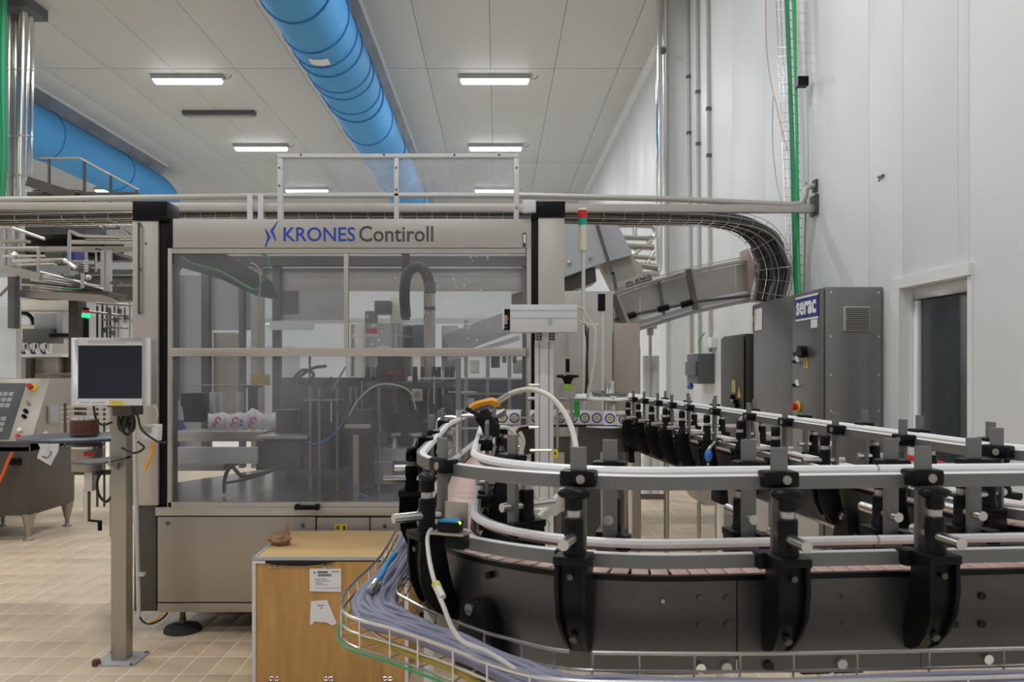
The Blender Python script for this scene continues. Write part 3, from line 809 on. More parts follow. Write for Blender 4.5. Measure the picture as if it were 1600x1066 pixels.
# ================================================================== CONVEYOR LOOP
BZ = 1.2
verts = [(.80, 4.42), (.085, 4.42), (-.09, 2.35), (-.09, 1.2149), (1.29, 1.335), (.984, 1.63), (.718, 4.56)]
fil = [0, .30, .5, .335, .14, .25, 0]
def fillet(vs, rs):
    out = [Vector((*vs[0], 0))]
    for i in range(1, len(vs)-1):
        p = Vector((*vs[i], 0)); a = (Vector((*vs[i-1], 0))-p).normalized(); b = (Vector((*vs[i+1], 0))-p).normalized()
        ang = a.angle(b); t = rs[i]/math.tan(ang/2)
        c = p+(a+b).normalized()*(rs[i]/math.sin(ang/2))
        s0 = p+a*t; s1 = p+b*t
        v0 = s0-c; v1 = s1-c; th = v0.angle(v1); cr = v0.cross(v1).z
        n = max(3, int(th/.05))
        for k in range(n+1):
            q = th*k/n*(1 if cr > 0 else -1)
            out.append(c+Vector((v0.x*math.cos(q)-v0.y*math.sin(q), v0.x*math.sin(q)+v0.y*math.cos(q), 0)))
    out.append(Vector((*vs[-1], 0)))
    return out
raw = fillet(verts, fil)
cum = [0]
for a, b in zip(raw, raw[1:]): cum.append(cum[-1]+(b-a).length)
SL = cum[-1]
def at(s):
    s = max(0, min(SL-1e-6, s))
    for i in range(len(raw)-1):
        if cum[i+1] > s: break
    u = (s-cum[i])/(cum[i+1]-cum[i]); t = (raw[i+1]-raw[i]).normalized()
    return raw[i].lerp(raw[i+1], u), t
def frames(s0, s1, d, z, step=.03):
    n = max(1, int((s1-s0)/step)); out = []
    for k in range(n+1):
        p, t = at(s0+(s1-s0)*k/n)
        t2 = (at(min(SL, s0+(s1-s0)*k/n+.02))[0]-at(max(0, s0+(s1-s0)*k/n-.02))[0]).normalized()
        nn = Vector((t2.y, -t2.x, 0))
        out.append((p+nn*d+Vector((0, 0, z)), nn, Vector((0, 0, 1))))
    return out
def spos(s, d):
    p, t = at(s); return p+Vector((t.y, -t.x, 0))*d
def find(px, d, smin, smax):
    best = None
    for k in range(1200):
        s = smin+(smax-smin)*k/1199; p = spos(s, d)
        e = abs(778+p.x/p.y*1300-px)
        if best is None or e < best[0]: best = (e, s)
    return best[1]
def findD(D, smin, smax):
    return min((abs(spos(smin+(smax-smin)*k/1199, 0).y-D), smin+(smax-smin)*k/1199) for k in range(1200))[1]
# arc-length landmarks: row 0-0.6, left run, near run, far run
s_left0 = .95; s_near = find(1075, .04, 3.0, 4.6); 
sL_end = findD(1.65, 1.2, 3.2)
cv = thing('bottle_conveyor', 'U-shaped flat-top conveyor with pink belt and white guide rails in the foreground', 'conveyor', (.4, 1.3, 0))
# belt links
pitch = .0272
hp_ = .0375
lk = MB().prism([(-hp_, -.0125), (0, -.0095), (hp_, -.0125), (hp_, .0125), (0, .0155), (-hp_, .0125)], (-.006, 0), lambda a, b, c: (a, b, c))
LK = link('belt_link', lk, 'belt', cv, local=True, bevel=.001)
n = int(SL/pitch); 
for k in range(min(n, 298)):
    s = SL-(k+.5)*pitch
    p, t = at(s); o = LK if k == 0 else LK.copy()
    if k: COL.objects.link(o); o.parent = cv
    o.location = Vector((p.x, p.y, BZ))-WL[cv.name]; o.rotation_euler = (0, 0, math.atan2(t.y, t.x)-PI/2)
# side plates, split at their joints
def sw(name, s0, s1, d, z, prof, m, step=.03, parent=cv):
    return link(name, MB().sweep(frames(s0, s1, d, z, step), prof), m, parent)
def rect(w_, h_): return [(-w_/2, -h_/2), (w_/2, -h_/2), (w_/2, h_/2), (-w_/2, h_/2)]
def rnd(r, n=8): return [(r*math.cos(2*PI*k/n), r*math.sin(2*PI*k/n)) for k in range(n)]
PB = 1.056
s1480 = find(1480, .044, s_near, s_near+.35); s1150 = find(1152, .044, s_near-.3, s_near+.5)
cuts = [0, .75, sL_end-1.2, s_near-1.05, s1150, s1480, s1480+.9, s1480+1.9, SL]
for a, b in zip(cuts, cuts[1:]):
    zb = PB if a < s1480+.5 else 1.075
    for d in (.042, -.042):
        sw('side_plate', a+.001, b-.001, d, (zb+1.192)/2, rect(.003, 1.192-zb), 'plate')
    sw('wear_strip', a, b, .041, 1.195, rect(.008, .008), 'black')
    sw('wear_strip', a, b, -.041, 1.195, rect(.008, .008), 'black')
    sw('return_cover', a+.001, b-.001, 0, zb+.02, rect(.075, .004), 'steel_d')
# guide rails: steel strip with a white sliding bar on its inner face
def rails(s0, s1, d, z, zs=.0):
    sg = 1 if d > 0 else -1
    o = sw('guide_rail', s0, s1, d+sg*.0085, z-.001, rect(.004, .019), 'postmet', .02)
    sw('slide_bar', s0, s1, d, z+.003, [(x*1, y) for x, y in rnd(.0075)], 'whitep', .02, o)
for z in (1.336, 1.224):
    rails(sL_end-1.45, s1480-.03, .052, z)
    rails(sL_end-1.30, s1480-.02, -.045, z)
    rails(s1480-.025, SL-.05, .052, z)
    rails(s1480-.015, SL-.12, -.045, z)
    rails(.08, .62, .052, z) if z > 1.3 else None
# brackets ------------------------------------------------------------
def horn(mb, y0, y1, inset=0.):
    pr = [(.075-inset, .032), (.077-inset, -.01), (.073-inset, -.045), (.06-inset, -.075), (.04-inset, -.098), (.018, -.111), (.0, -.113), (.0, -.085), (.012, -.06), (.022, -.03), (.028, .0), (.031, .032)]
    k = len(pr)
    def wz(z): return 1 if z > -.03 else max(.62, 1+(z+.03)*4.5)
    vs = [(a, y0*wz(b), b) for a, b in pr] + [(a, y1*wz(b), b) for a, b in pr]
    fs = [tuple(range(k-1, -1, -1)), tuple(range(k, 2*k))]
    for i in range(k): j = (i+1) % k; fs.append((i, j, k+j, k+i))
    mb.add(vs, fs)
hb = MB(); horn(hb, -.023, -.016); horn(hb, .016, .023); horn(hb, -.018, .018, .009)
hb.box(.029, .078, -.024, .024, .026, .038)
BR = link('guide_bracket', hb, 'black', cv, local=True, bevel=.0015)
def sub(name, mb, m, bevel=0): 
    o = link(name, mb, m, BR, local=True, bevel=bevel); return o
C0 = (.052, 0)
sub('socket', MB().lathe((.052, 0, 0), [(.0155, .036), (.0155, .045), (.0138, .048), (.0138, .088), (.012, .09)], 16), 'black')
sub('neck', MB().lathe((.052, 0, 0), [(.0095, .088), (.0095, .1), (.0085, .102)], 12), 'steel_l')
kn = MB().lathe((.052, 0, 0), [(.011, .1), (.0125, .103), (.0125, .118), (.01, .122)], 14)
kn.add([(.052+x, y, z) for x, y, z in [(-.007, -.024, .112), (.007, -.024, .112), (.008, -.012, .126), (-.008, -.012, .126), (-.009, 0, .122), (.009, 0, .122)]] , [])
kn.ball((.052, 0, .1225), .0105, .0245, .009, 14)
sub('knob', kn, 'black')
sub('post', MB().box(.0195, .0275, -.0115, .0115, .008, .186), 'postmet', .0008)
uc = MB().box(.006, .036, -.026, .026, .129, .153)
sub('rail_clamp', uc, 'black', .005)
sub('clamp_bolt', MB().cyl((.034, .006, .141), (.0385, .006, .141), .0065, n=10), 'steel')
sub('lower_clamp', MB().box(.004, .034, -.034, -.010, .014, .038), 'black', .004)
sub('clamp_rod', MB().cyl((.0, 0, .062), (.112, 0, .062), .0078, n=14), 'pipe')
sub('screw', MB().cyl((.072, 0, .010), (.076, 0, .010), .0045, n=8), 'steel_d')
sub('screw', MB().cyl((.050, 0, -.080), (.056, 0, -.083), .006, n=8), 'steel_d')
fb = True
def bracket(s, side):
    global fb
    p, t = at(s); t = (at(min(SL, s+.02))[0]-at(max(0, s-.02))[0]).normalized()
    nn = Vector((t.y, -t.x, 0))*side
    o = BR if fb else clone(BR, cv)
    fb = False
    q = p+nn*.0435
    o.location = Vector((q.x, q.y, BZ))-WL[cv.name]
    o.rotation_euler = (0, 0, math.atan2(nn.y, nn.x))
sP = lambda px, d: find(px, d, s_near-.55, s1480+.02)
for px in (903, 1217, 1441): bracket(sP(px, .066), 1)
for D in (2.35, 1.98, 1.72, 1.52): bracket(findD(D, 1.0, sL_end+.05), 1)
bracket(find(692, .066, sL_end, s_near-.2), 1)
for px in (952, 1170, 1392): bracket(sP(px, -.066), -1)
for D in (2.5, 2.12, 1.80): bracket(findD(D, 1.0, sL_end+.05), -1)
for px in (800, 760): bracket(find(px, -.066, sL_end, s_near-.12), -1)
bracket(find(1590, -.066, s1480-.1, s1480+.16), -1)
s_c = findD(1.75, s1480+.45, SL)
for D in (4.2, 4.0, 3.77, 3.56, 3.33, 3.04, 2.72, 2.45, 2.15, 1.85, 1.62): bracket(findD(D, s_c-.2, SL), -1)
for D in (4.1, 3.75, 3.4, 3.0, 2.6, 2.25, 2.0, 1.75): bracket(findD(D, s_c-.2, SL), 1)
# bolts on the near plate
def pbolt(px, z, m='steel_d', r=.0055, h=.004):
    s = find(px, .044, s_near-.5, s1480+.12); p, t = at(s); nn = Vector((t.y, -t.x, 0))
    a = p+nn*.0435+Vector((0, 0, z)); link('bolt', MB().cyl(a, a+nn*h, r, n=10), m, cv)
def zof(px, py):
    s = find(px, .044, s_near-.5, s1480+.12); return 1.5-(py-575)*spos(s, .044).y/1300
for px in (1094, 1137): pbolt(px, zof(px, 935)); pbolt(px, zof(px, 977))
for py in (933, 977): pbolt(1317, zof(1317, py), 'ink', .004, .002)
for px in (1491, 1534):
    for py in (931, 975): pbolt(px, zof(px, py), 'blackm', .0055)
pbolt(768, zof(768, 898), 'black', .006, .01); pbolt(1037, zof(1037, 940), 'steel_l', .003, .002)
for px, m in ((1093, 'chrome'), (1134, 'steel_l'), (1200, 'blackm'), (1314, 'steel_l'), (1542, 'chrome')): pbolt(px, 1.062+.004, m, .0075, .006)
# crossbars between plate halves near the bottom
for s in (s1150, s1480): sw('joint_plate', s-.035, s+.035, -.0395, 1.12, rect(.003, .1), 'steel_d')
# leg brackets and legs
def leg(s, side, drop=.10, r=.015, lean=.03):
    p, t = at(s); nn = Vector((t.y, -t.x, 0))*side
    a = p+nn*.046+Vector((0, 0, 1.115))
    prof = [(-.024, .0), (-.02, .016), (-.01, .024), (.01, .026), (.026, .018), (.036, .0), (.05, -.045), (.054, -.1), (-.05, -.1), (-.036, -.04)]
    mb = MB().prism(prof, (0, .03), lambda u, v, c: a+t*u+nn*c+Vector((0, 0, v)))
    o = link('leg_bracket', mb, 'black', cv, bevel=.004)
    c = a+nn*.03+Vector((0, 0, .012)); link('bracket_bolt', MB().cyl(c, c+nn*.005, .009, n=12), 'chrome', o)
    b = a+nn*.015; b.z = 1.05
    link('leg', MB().cyl((b.x, b.y, .03), b, r, n=14), 'pipe', cv)
    link('leg_foot', MB().lathe((b.x, b.y, 0), [(.04, 0), (.04, .01), (.02, .03), (.016, .05)], 16), 'black', cv)
leg(find(757, .046, sL_end-.1, s_near-.1), 1)
leg(findD(2.7, 1, sL_end), -1)
leg(findD(3.0, s_c, SL), -1); leg(findD(2.1, s_c, SL), -1); leg(findD(4.3, s_c, SL), -1)
leg(find(1300, -.046, s_near, s1480), -1)
# wiring rim below the far run
link('cable_rim', MB().tube([spos(s_c+k*.2, -.06)+Vector((0, 0, 1.085)) for k in range(13)], .004, 5), 'pipe', cv)
# blue capacitive sensor on the far run
q = W(1107, 712, 2.95)
bs_ = thing('round_sensor', 'blue oval sensor hanging on the inner side of the far conveyor run', 'sensor', q)
link('sensor_body', MB().ball(q, .014, .02, .024, 14), 'blue', bs_)
link('sensor_stem', MB().cyl(q+Vector((0, 0, .02)), q+Vector((.03, .04, .045)), .006), 'chrome', bs_)
link('sensor_nut', MB().cyl(q+Vector((0, 0, -.026)), q+Vector((0, 0, -.034)), .007), 'chrome', bs_)

# ---- photo cell on the left end of the near plate, with its cream cable
q = W(704, 822, 1.27)
pc = thing('photo_sensor', 'small black photo sensor with blue top and green light at the curve of the belt', 'sensor', q)
link('sensor_plate', MB().obox(q+Vector((0, 0, -.010)), (.055, .034, .003), rz=-.35), 'steel', pc)
link('body', MB().obox(q+Vector((0, 0, .0)), (.034, .024, .015), rz=-.35), 'black', pc, bevel=.002)
link('top', MB().obox(q+Vector((0, 0, .0085)), (.028, .022, .003), rz=-.35), 'cyan', pc)
link('status_light', MB().ball(q+Vector((.014, -.009, .006)), .0025), 'ledyel', pc)
link('backing_tab', MB().obox(q+Vector((.008, .03, .012)), (.04, .003, .04), rz=-.5), 'steel', pc)
link('bracket_block', MB().obox(q+Vector((.01, .005, -.025)), (.032, .024, .02), rz=-.35), 'black', pc, bevel=.002)
cc = thing('sensor_cable', 'cream sensor cable with a plug, running from the photo sensor into the wire tray', 'cable', W(690, 930, 1.2))
pts = [W(a, b, D) for a, b, D in ((682, 818, 1.38), (669, 835, 1.30), (669, 860, 1.24), (674, 890, 1.20), (684, 925, 1.17), (694, 950, 1.15), (706, 980, 1.14), (724, 1003, 1.13), (760, 1018, 1.12), (790, 1036, 1.11), (820, 1055, 1.10), (860, 1063, 1.09))]
link('cable', MB().tube(curve(pts, 6), .0032, 7), 'hosew', cc)
link('plug', MB().cyl(W(681, 913, 1.178), W(691, 934, 1.162), .006, n=10), 'hosew', cc)
link('plug_ring', MB().cyl(W(680.5, 912, 1.179), W(684, 918, 1.174), .0064, n=10), 'gold', cc)

# ================================================================== WIRE CABLE TRAY IN THE FOREGROUND
ty = thing('wire_cable_tray', 'wire mesh cable tray curving around the foreground conveyor', 'cable tray', (-.2, 1.2, 1.07))
RZ = 1.11; BT = 1.066
outer = curve([(-.245, 2.05), (-.243, 1.72), (-.262, 1.50), (-.262, 1.40), (-.236, 1.31), (-.16, 1.245), (-.07, 1.16), (-.005, 1.09), (.06, 1.045), (.16, 1.03), (.4, 1.035), (.8, 1.06), (1.2, 1.085)], 8)
inner = curve([(-.15, 2.05), (-.165, 1.74), (-.178, 1.55), (-.175, 1.44), (-.15, 1.385), (-.1, 1.31), (-.03, 1.225), (.04, 1.165), (.09, 1.135), (.17, 1.125), (.4, 1.125), (.8, 1.15), (1.2, 1.18)], 8)
outer = [Vector((p[0], p[1], 0)) for p in outer]; inner = [Vector((p[0], p[1], 0)) for p in inner]
def wire(pts, z, m='pipe', r=.0022, name='side_wire'): return link(name, MB().tube([p+Vector((0, 0, z)) for p in pts], r, 6), m, ty)
wire(outer, RZ, r=.0028); wire(outer, 1.088); wire(outer, BT)
gap = 66
wire(inner[:gap], RZ+.004, r=.0026); wire(inner[gap+3:], RZ+.004, r=.0026); wire(inner, 1.09); wire(inner, BT)
mid = [(a+b)/2 for a, b in zip(outer, inner)]
wire(mid, BT)
cumo = 0; last = -1
for k in range(1, len(outer)):
    cumo += (outer[k]-outer[k-1]).length
    if cumo-last > .062:
        last = cumo; a, b = outer[k], inner[k]
        dirv = (a-b).normalized()*.002
        pts = [a+dirv+Vector((0, 0, RZ)), a+dirv+Vector((0, 0, BT)), b-dirv+Vector((0, 0, BT)), b-dirv+Vector((0, 0, RZ+.004))]
        link('cross_wire', MB().tube(pts, .0019, 5), 'pipe', ty)
# cables lying in the tray
def lane(u, z, r, m, wob=.0, s0=0, s1=None):
    pts = [outer[k].lerp(inner[k], u+wob*math.sin(k*.35+u*20))+Vector((0, 0, z+.002*math.sin(k*.5+u*30)-.018*max(0, min(1, (k-46)/22)))) for k in range(s0, s1 or len(outer))]
    return MB().tube(pts, r, 7)
cl = thing('tray_cables', 'thick bundle of grey lilac cables lying in the foreground wire tray', 'cables', (-.2, 1.3, 1.085))
for k in range(11):
    u = .22+.068*k; z = 1.092+.008*math.sin(u*PI)
    link('cable', lane(u, z, .0068, 'cablegr', .02), 'cablegr', cl)
for k in range(6):
    link('cable', lane(.32+.085*k, 1.104, .006, 'cablegr', .03), 'cablegr', cl)
yc = solo('yellow_cable', lane(.08, 1.080, .0052, 'yellow', .01), 'mustard', 'mustard yellow cable along the outer edge of the foreground tray', 'cable')
solo('earth_wire', MB().tube([p+(p-q).normalized()*.006+Vector((0, 0, BT-.004)) for p, q in zip(outer, inner)], .0025, 6), 'greend', 'thin green wire tied under the outer edge of the foreground tray', 'wire')
br_ = thing('blue_lead', 'short bright blue cable with metal connector at the left bend of the tray', 'cable', W(600, 890, 1.45))
link('lead', MB().tube(curve([W(a, b, D) for a, b, D in ((618, 866, 1.62), (606, 880, 1.55), (598, 896, 1.5), (588, 911, 1.46))], 5), .0048, 8), 'cyan', br_)
c = MB().cyl(W(589, 909, 1.46), W(580, 922, 1.44), .0065, n=10); c.cyl(W(583, 917, 1.445), W(577, 926, 1.43), .008, n=8)
link('connector', c, 'chrome', br_)
# rectangular support legs below the tray
lg = thing('support_leg', 'square steel leg under the tray beside the wooden crate', 'leg', (W(670, 0, 1.62).x, 1.62, 0))
link('leg_tube', MB().box(W(662, 0, 1.6).x, W(678, 0, 1.6).x, 1.6, 1.62, .0, 1.05), 'pipe', lg, bevel=.002)
link('leg_plate', MB().box(W(655, 0, 1.6).x, W(686, 0, 1.6).x, 1.59, 1.64, .0, .006), 'pipe', lg)

# ================================================================== PACKS AND STAR WHEEL
sw_c = W(951, 0, 4.55)
stw = thing('star_wheel', 'star wheel of two pale rings on a steel shaft at the machine outlet', 'machine part', (sw_c.x, 4.50, 0))
def ring(z, r0, r1, h, m, name):
    n = 40; mb = MB(); vs = []
    for k in range(n):
        a = 2*PI*k/n
        notch = 1-.09*max(0, math.cos(10*a)) if name == 'star_ring' else 1
        for r, zz in ((r0, z), (r1*notch, z), (r1*notch, z+h), (r0, z+h)): vs.append((sw_c.x+r*math.cos(a), 4.5+r*math.sin(a), zz+r*math.sin(a)*(.07 if z > 1.3 else .0)))
    fs = []
    for k in range(n):
        for q in range(4): fs.append((k*4+q, k*4+(q+1) % 4, ((k+1) % n)*4+(q+1) % 4, ((k+1) % n)*4+q))
    return link(name, mb.add(vs, fs), m, stw)
ring(1.342, .09, .188, .008, 'whitep', 'star_ring'); ring(1.187, .10, .188, .008, 'whitep', 'lower_ring')
ring(1.36, .05, .1, .008, 'greyd', 'hub_disc')
for k in range(3):
    a = 2*PI*k/3+.5; link('spoke', MB().bar((sw_c.x, 4.5, 1.348), (sw_c.x+.17*math.cos(a), 4.5+.17*math.sin(a), 1.348), .02, .006), 'whitep', stw)
link('shaft', MB().lathe((sw_c.x, 4.5, 0), [(.03, 0), (.03, 1.16), (.034, 1.17), (.034, 1.36), (.028, 1.37), (.028, 1.42), (.02, 1.43)], 18), 'pipe', stw)
# packs
def pack_src():
    t = thing('yogurt_cup', 'x', 'cup', (0, 0, 0), 'white cups waiting in a row before the star wheel')
    h = .072
    link('cup', MB().box(-.034, .034, -.034, .034, 0, h), 'whitep', t, bevel=.007)
    lid = MB().box(-.031, .031, -.031, .031, h-.002, h+.004); link('lid', lid, 'paper', t, bevel=.001)
    e = MB().cyl((0, -.0352, h/2), (0, -.0338, h/2), .027, n=24); link('round_print', e, 'purple', t)
    e2 = MB().cyl((0, -.0358, h/2), (0, -.035, h/2), .020, n=20); link('ring_print', e2, 'whitep', t)
    e3 = MB()
    for k in range(8):
        a = 2*PI*k/8; e3.cyl((.008*math.cos(a), -.0364, h/2+.008*math.sin(a)), (.008*math.cos(a), -.0355, h/2+.008*math.sin(a)), .0055, n=6)
    link('flower_print', e3, 'gold', t)
    e4 = MB()
    for k in range(10):
        a = 2*PI*k/10; e4.cyl((.017*math.cos(a), -.0364, h/2+.017*math.sin(a)), (.017*math.cos(a), -.0355, h/2+.017*math.sin(a)), .0028, n=5)
    link('dot_print', e4, 'purple', t)
    return t
PS = pack_src(); ordn = ['first', 'second', 'third', 'fourth', 'fifth', 'sixth', 'seventh', 'eighth', 'ninth', 'tenth', 'eleventh', 'twelfth']
pxs = [785, 797, 0, 838, 856.5, 874, 895, 911, 925, 940, 955, 968]
k = 0
for px in pxs:
    if not px: continue
    D = 4.42 if px < 935 else 4.40-(px-935)*.004
    x = (px-778)*(D-.035)/1300
    if k and abs(x-lastx) < .063: x = lastx+.0635
    lastx = x
    o = PS if k == 0 else clone(PS)
    o.location = (x, D, BZ); o['label'] = '%s white cup from the left in the row before the star wheel' % ordn[k]; k += 1
solo('blank_carton', MB().box(W(966, 0, 4.33).x, W(988, 0, 4.33).x, 4.33, 4.39, 1.2, 1.265), 'whitep', 'plain white carton at the right end of the cup row beside the star wheel', 'carton', bevel=.004)
# outlet row plate under the packs
link('outlet_plate', MB().box(.04, .42, 4.36, 4.37, 1.14, 1.19), 'steel_l', cv)
link('outlet_guide', MB().box(.05, .42, 4.35, 4.36, 1.235, 1.245), 'pipe', cv)
# ================================================================== RIGHT OF THE MACHINE
# profile stand with the long pale box
PS_D = 4.05
sd = thing('profile_stand', 'aluminium profile stand with black end caps right of the machine', 'stand', (W(851, 0, PS_D).x, PS_D, 0))
for a, b in ((836, 843), (843.5, 857), (857.5, 865)):
    link('profile', MB().box(W(a, 0, PS_D).x, W(b, 0, PS_D).x, PS_D+(.004 if a != 843.5 else .0), PS_D+.05, 0, W(0, 532, PS_D).z), 'alu', sd, bevel=.002)
link('slot', MB().box(W(843, 0, PS_D).x, W(844, 0, PS_D).x, PS_D+.001, PS_D+.04, 0, W(0, 532, PS_D).z).box(W(857, 0, PS_D).x, W(858, 0, PS_D).x, PS_D+.001, PS_D+.04, 0, W(0, 532, PS_D).z), 'greyd', sd)
cl_ = MB()
for a in (838, 858):
    for r_ in range(3):
        for c_ in range(2): cl_.box(*flatbox((a+c_*5, 520+r_*4.5), (a+3.5+c_*5, 523+r_*4.5), PS_D-.02, .03))
link('clamp_teeth', cl_, 'ink', sd)
link('clamp_block', MB().box(*flatbox((837, 519), (869, 534), PS_D-.012, .05)), 'alu', sd, bevel=.002)
link('foot_plate', MB().box(W(825, 0, PS_D).x, W(880, 0, PS_D).x, PS_D-.04, PS_D+.1, 0, .012), 'alu', sd)
cbx = thing('camera_box', 'long pale grey inspection box on the aluminium stand', 'box', (W(850, 0, 3.95).x, 3.95, W(0, 519, 3.95).z))
link('housing', MB().box(*flatbox((797, 476), (902, 519), 3.93, .12)), 'alu', cbx, bevel=.002)
for y in (485, 497): link('groove', MB().box(*flatbox((797, y-.4), (902, y+.4), 3.928, .004)), 'grey', cbx)
link('end_plate', MB().box(*flatbox((785, 483), (788, 514), 3.92, .13)), 'alu', cbx, bevel=.001)
em = MB()
for y in (483, 488, 507, 512): em.box(*flatbox((787, y), (797, y+3), 3.94, .1))
link('spacer', em, 'black', cbx); link('cavity', MB().box(*flatbox((793, 484), (797, 514), 3.935, .1)), 'black', cbx)
link('red_lamp', MB().box(*flatbox((792, 496), (795, 500), 3.93, .02)), 'red', cbx)
link('latch', MB().box(*flatbox((857, 497), (862, 506), 3.922, .01)), 'grey', cbx, bevel=.001)
for i, pts in enumerate((((902, 480), (910, 482), (918, 495), (925, 506)), ((902, 500), (915, 507), (926, 509)), ((904, 508), (915, 506), (935, 508)))):
    link('lead', MB().tube(curve([W(a, b, 3.97) for a, b in pts], 5), .005, 6), 'hosew', cbx)
fc = thing('feed_cables', 'white and black cables dropping from the inspection box to the conveyor', 'cables', W(920, 620, 4.1))
for pts, m, r in ((((924, 507), (930, 520), (929, 560), (922, 600), (918, 622)), 'hosew', .009), (((916, 508), (914, 560), (910, 615)), 'hosew', .005), (((915, 508), (917, 560), (915, 615)), 'cablebk', .006), (((919, 512), (918, 580), (920, 615)), 'cablebk', .004)):
    link('cable', MB().tube(curve([W(a, b, 4.2) for a, b in pts], 6), r, 7), m, fc)
# handwheel column
hw = thing('handwheel', 'black handwheel with grip on a small block with green sticker', 'handwheel', W(887, 625, 4.15))
link('wheel', MB().lathe(W(887, 590, 4.15), [(.015, -.04), (.02, -.02), (.03, -.005), (.056, .0), (.058, .008), (.05, .014), (.02, .010), (.012, .012)], 24), 'black', hw)
link('grip', MB().cyl(W(887, 582, 4.10), W(887, 561, 4.10), .010), 'black', hw)
link('spindle', MB().cyl(W(887, 625, 4.15), W(887, 596, 4.15), .012), 'chrome', hw)
link('block', MB().box(*flatbox((874, 600), (899, 622), 4.13, .08)), 'grey', hw, bevel=.003)
link('green_sticker', MB().box(*flatbox((880, 601), (895, 609), 4.126, .004)), mat('lime_sticker', (.35, .6, .05), .5), hw)
link('thin_rod', MB().cyl(W(886, 522, 4.6), W(886, 562, 4.6), .009), 'steel', hw)
ol = MB()
for a, b in (((862, 620), (893, 619)), ((866, 632), (900, 632))): ol.bar(W(*a, 4.3), W(*b, 4.3), .05, .012)
for px in (871, 893): ol.cyl(W(px, 622, 4.3), W(px, 700, 4.3), .008)
link('outlet_frame', ol, 'steel_l', hw)
link('green_block', MB().box(*flatbox((898, 627), (906, 652), 4.2, .03)), 'greens', hw, bevel=.002)
# stack light
sl = thing('stack_light', 'cream stack light with red and green lenses on a thin pole right of the machine', 'signal lamp', W(910, 480, 4.75))
def rc(name, px, y0, y1, r, m): 
    a = W(px, y1, 4.75); b = W(px, y0, 4.75); return link(name, MB().lathe((a.x, a.y, 0), [(r, a.z), (r, b.z)], 20), m, sl)
rc('cap', 910, 325.5, 329, .024, 'whitep'); rc('red_lens', 910, 329, 341, .0265, 'red'); rc('green_lens', 910, 341, 352, .024, 'teal')
rc('body', 910.5, 352, 385, .022, 'cream'); rc('collar', 910.5, 384, 392, .0255, 'cream'); rc('pole', 911.5, 392, 982, .011, 'alu')
# steel boxes behind, right of the machine
rb = thing('steel_housing', 'tall plain stainless housing right of the machine column', 'cabinet', (W(930, 0, 5.6).x, 5.6, 0))
link('panel', MB().box(W(868, 0, 5.6).x, W(958, 0, 5.6).x, 5.6, 6.1, .3, W(0, 455, 5.6).z), 'steel_l', rb, bevel=.004)
link('panel', MB().box(W(958, 0, 5.75).x, W(1000, 0, 5.75).x, 5.75, 6.1, .3, W(0, 505, 5.75).z), 'steel', rb, bevel=.004)
for px in (942, 958): link('seam', MB().box(*flatbox((px, 520), (px+1, 700), 5.59, .01)), 'greyd', rb)
link('lower_panel', MB().box(W(880, 0, 5.5).x, W(975, 0, 5.5).x, 5.5, 5.6, .3, W(0, 690, 5.5).z), 'steel_d', rb)
for px in (884, 970): link('foot', MB().cyl((W(px, 0, 5.6).x, 5.65, 0), (W(px, 0, 5.6).x, 5.65, .3), .025), 'pipe', rb)
tb_ = thing('guide_tube', 'vertical steel tube with black head right of the stack light', 'post', W(941, 700, 4.9))
link('tube', MB().cyl((W(941, 0, 4.9).x, 4.9, 0), W(941, 484, 4.9), .012), 'alu', tb_)
link('head', MB().box(*flatbox((935, 459), (946, 486), 4.88, .04)), 'black', tb_, bevel=.004)
# legs below the star wheel
t = thing('leg_stand', 'stand of two thin steel tubes on the tiles behind the near rail', 'stand', (W(1020, 0, 6).x, 6, 0))
for px, D in ((997, 5.9), (1041, 6.2)):
    link('leg', MB().cyl((W(px, 0, D).x, D, .02), W(px, 672, D), .021, n=12), 'pipe', t)
    link('foot', MB().lathe((W(px, 0, D).x, D, 0), [(.05, 0), (.04, .015), (.022, .03)], 14), 'black', t)
    link('head_clamp', MB().obox(W(px+2, 676, D), (.07, .07, .1), ry=.4), 'black', t, bevel=.01)
link('cross_tube', MB().bar(W(999, 776, 6.0), W(1039, 776, 6.2), .03, .04), 'pipe', t)
t = thing('white_bin', 'pale bin standing on the tiles behind the far conveyor run', 'bin', (W(1048, 0, 11.6).x, 11.6, 0))
link('bin_body', MB().prism([(W(1012, 0, 11.6).x, W(0, 660, 11.6).z), (W(1074, 0, 11.6).x, W(0, 660, 11.6).z), (W(1070, 0, 11.6).x, .0), (W(1018, 0, 11.6).x, .0)], (11.6, 11.8), lambda a, b, c: (a, c, b)), 'whitep', t, bevel=.02)
t = thing('steel_trough', 'rounded steel trough hanging behind the far conveyor run', 'trough', W(1105, 790, 6.4))
link('trough_body', MB().prism([(W(1065, 0, 6.4).x, W(0, 740, 6.4).z), (W(1135, 0, 6.4).x, W(0, 740, 6.4).z), (W(1135, 0, 6.4).x, W(0, 790, 6.4).z), (W(1100, 0, 6.4).x, W(0, 790, 6.4).z), (W(1086, 0, 6.4).x, W(0, 765, 6.4).z)], (6.4, 6.9), lambda a, b, c: (a, c, b)), 'steel_l', t)
for px in (1132, 1092): link('trough_leg', MB().cyl((W(px, 0, 6.5).x, 6.5, 0), W(px, 785, 6.5), .015), 'pipe', t)
t = thing('beige_cabinet', 'low beige steel cabinet between the conveyor runs', 'cabinet', (W(1205, 0, 4.6).x, 4.6, 0))
cbm = MB().box(W(1160, 0, 4.7).x, W(1285, 0, 4.7).x, 4.75, 5.3, .0, .92)
link('carcass', cbm, 'steel_l', t, bevel=.004)
for a, b in ((1162, 1204), (1206, 1244), (1246, 1283)): link('door_panel', MB().box(W(a, 0, 4.7).x, W(b, 0, 4.7).x, 4.735, 4.75, .12, .90), 'steel_l', t, bevel=.003)
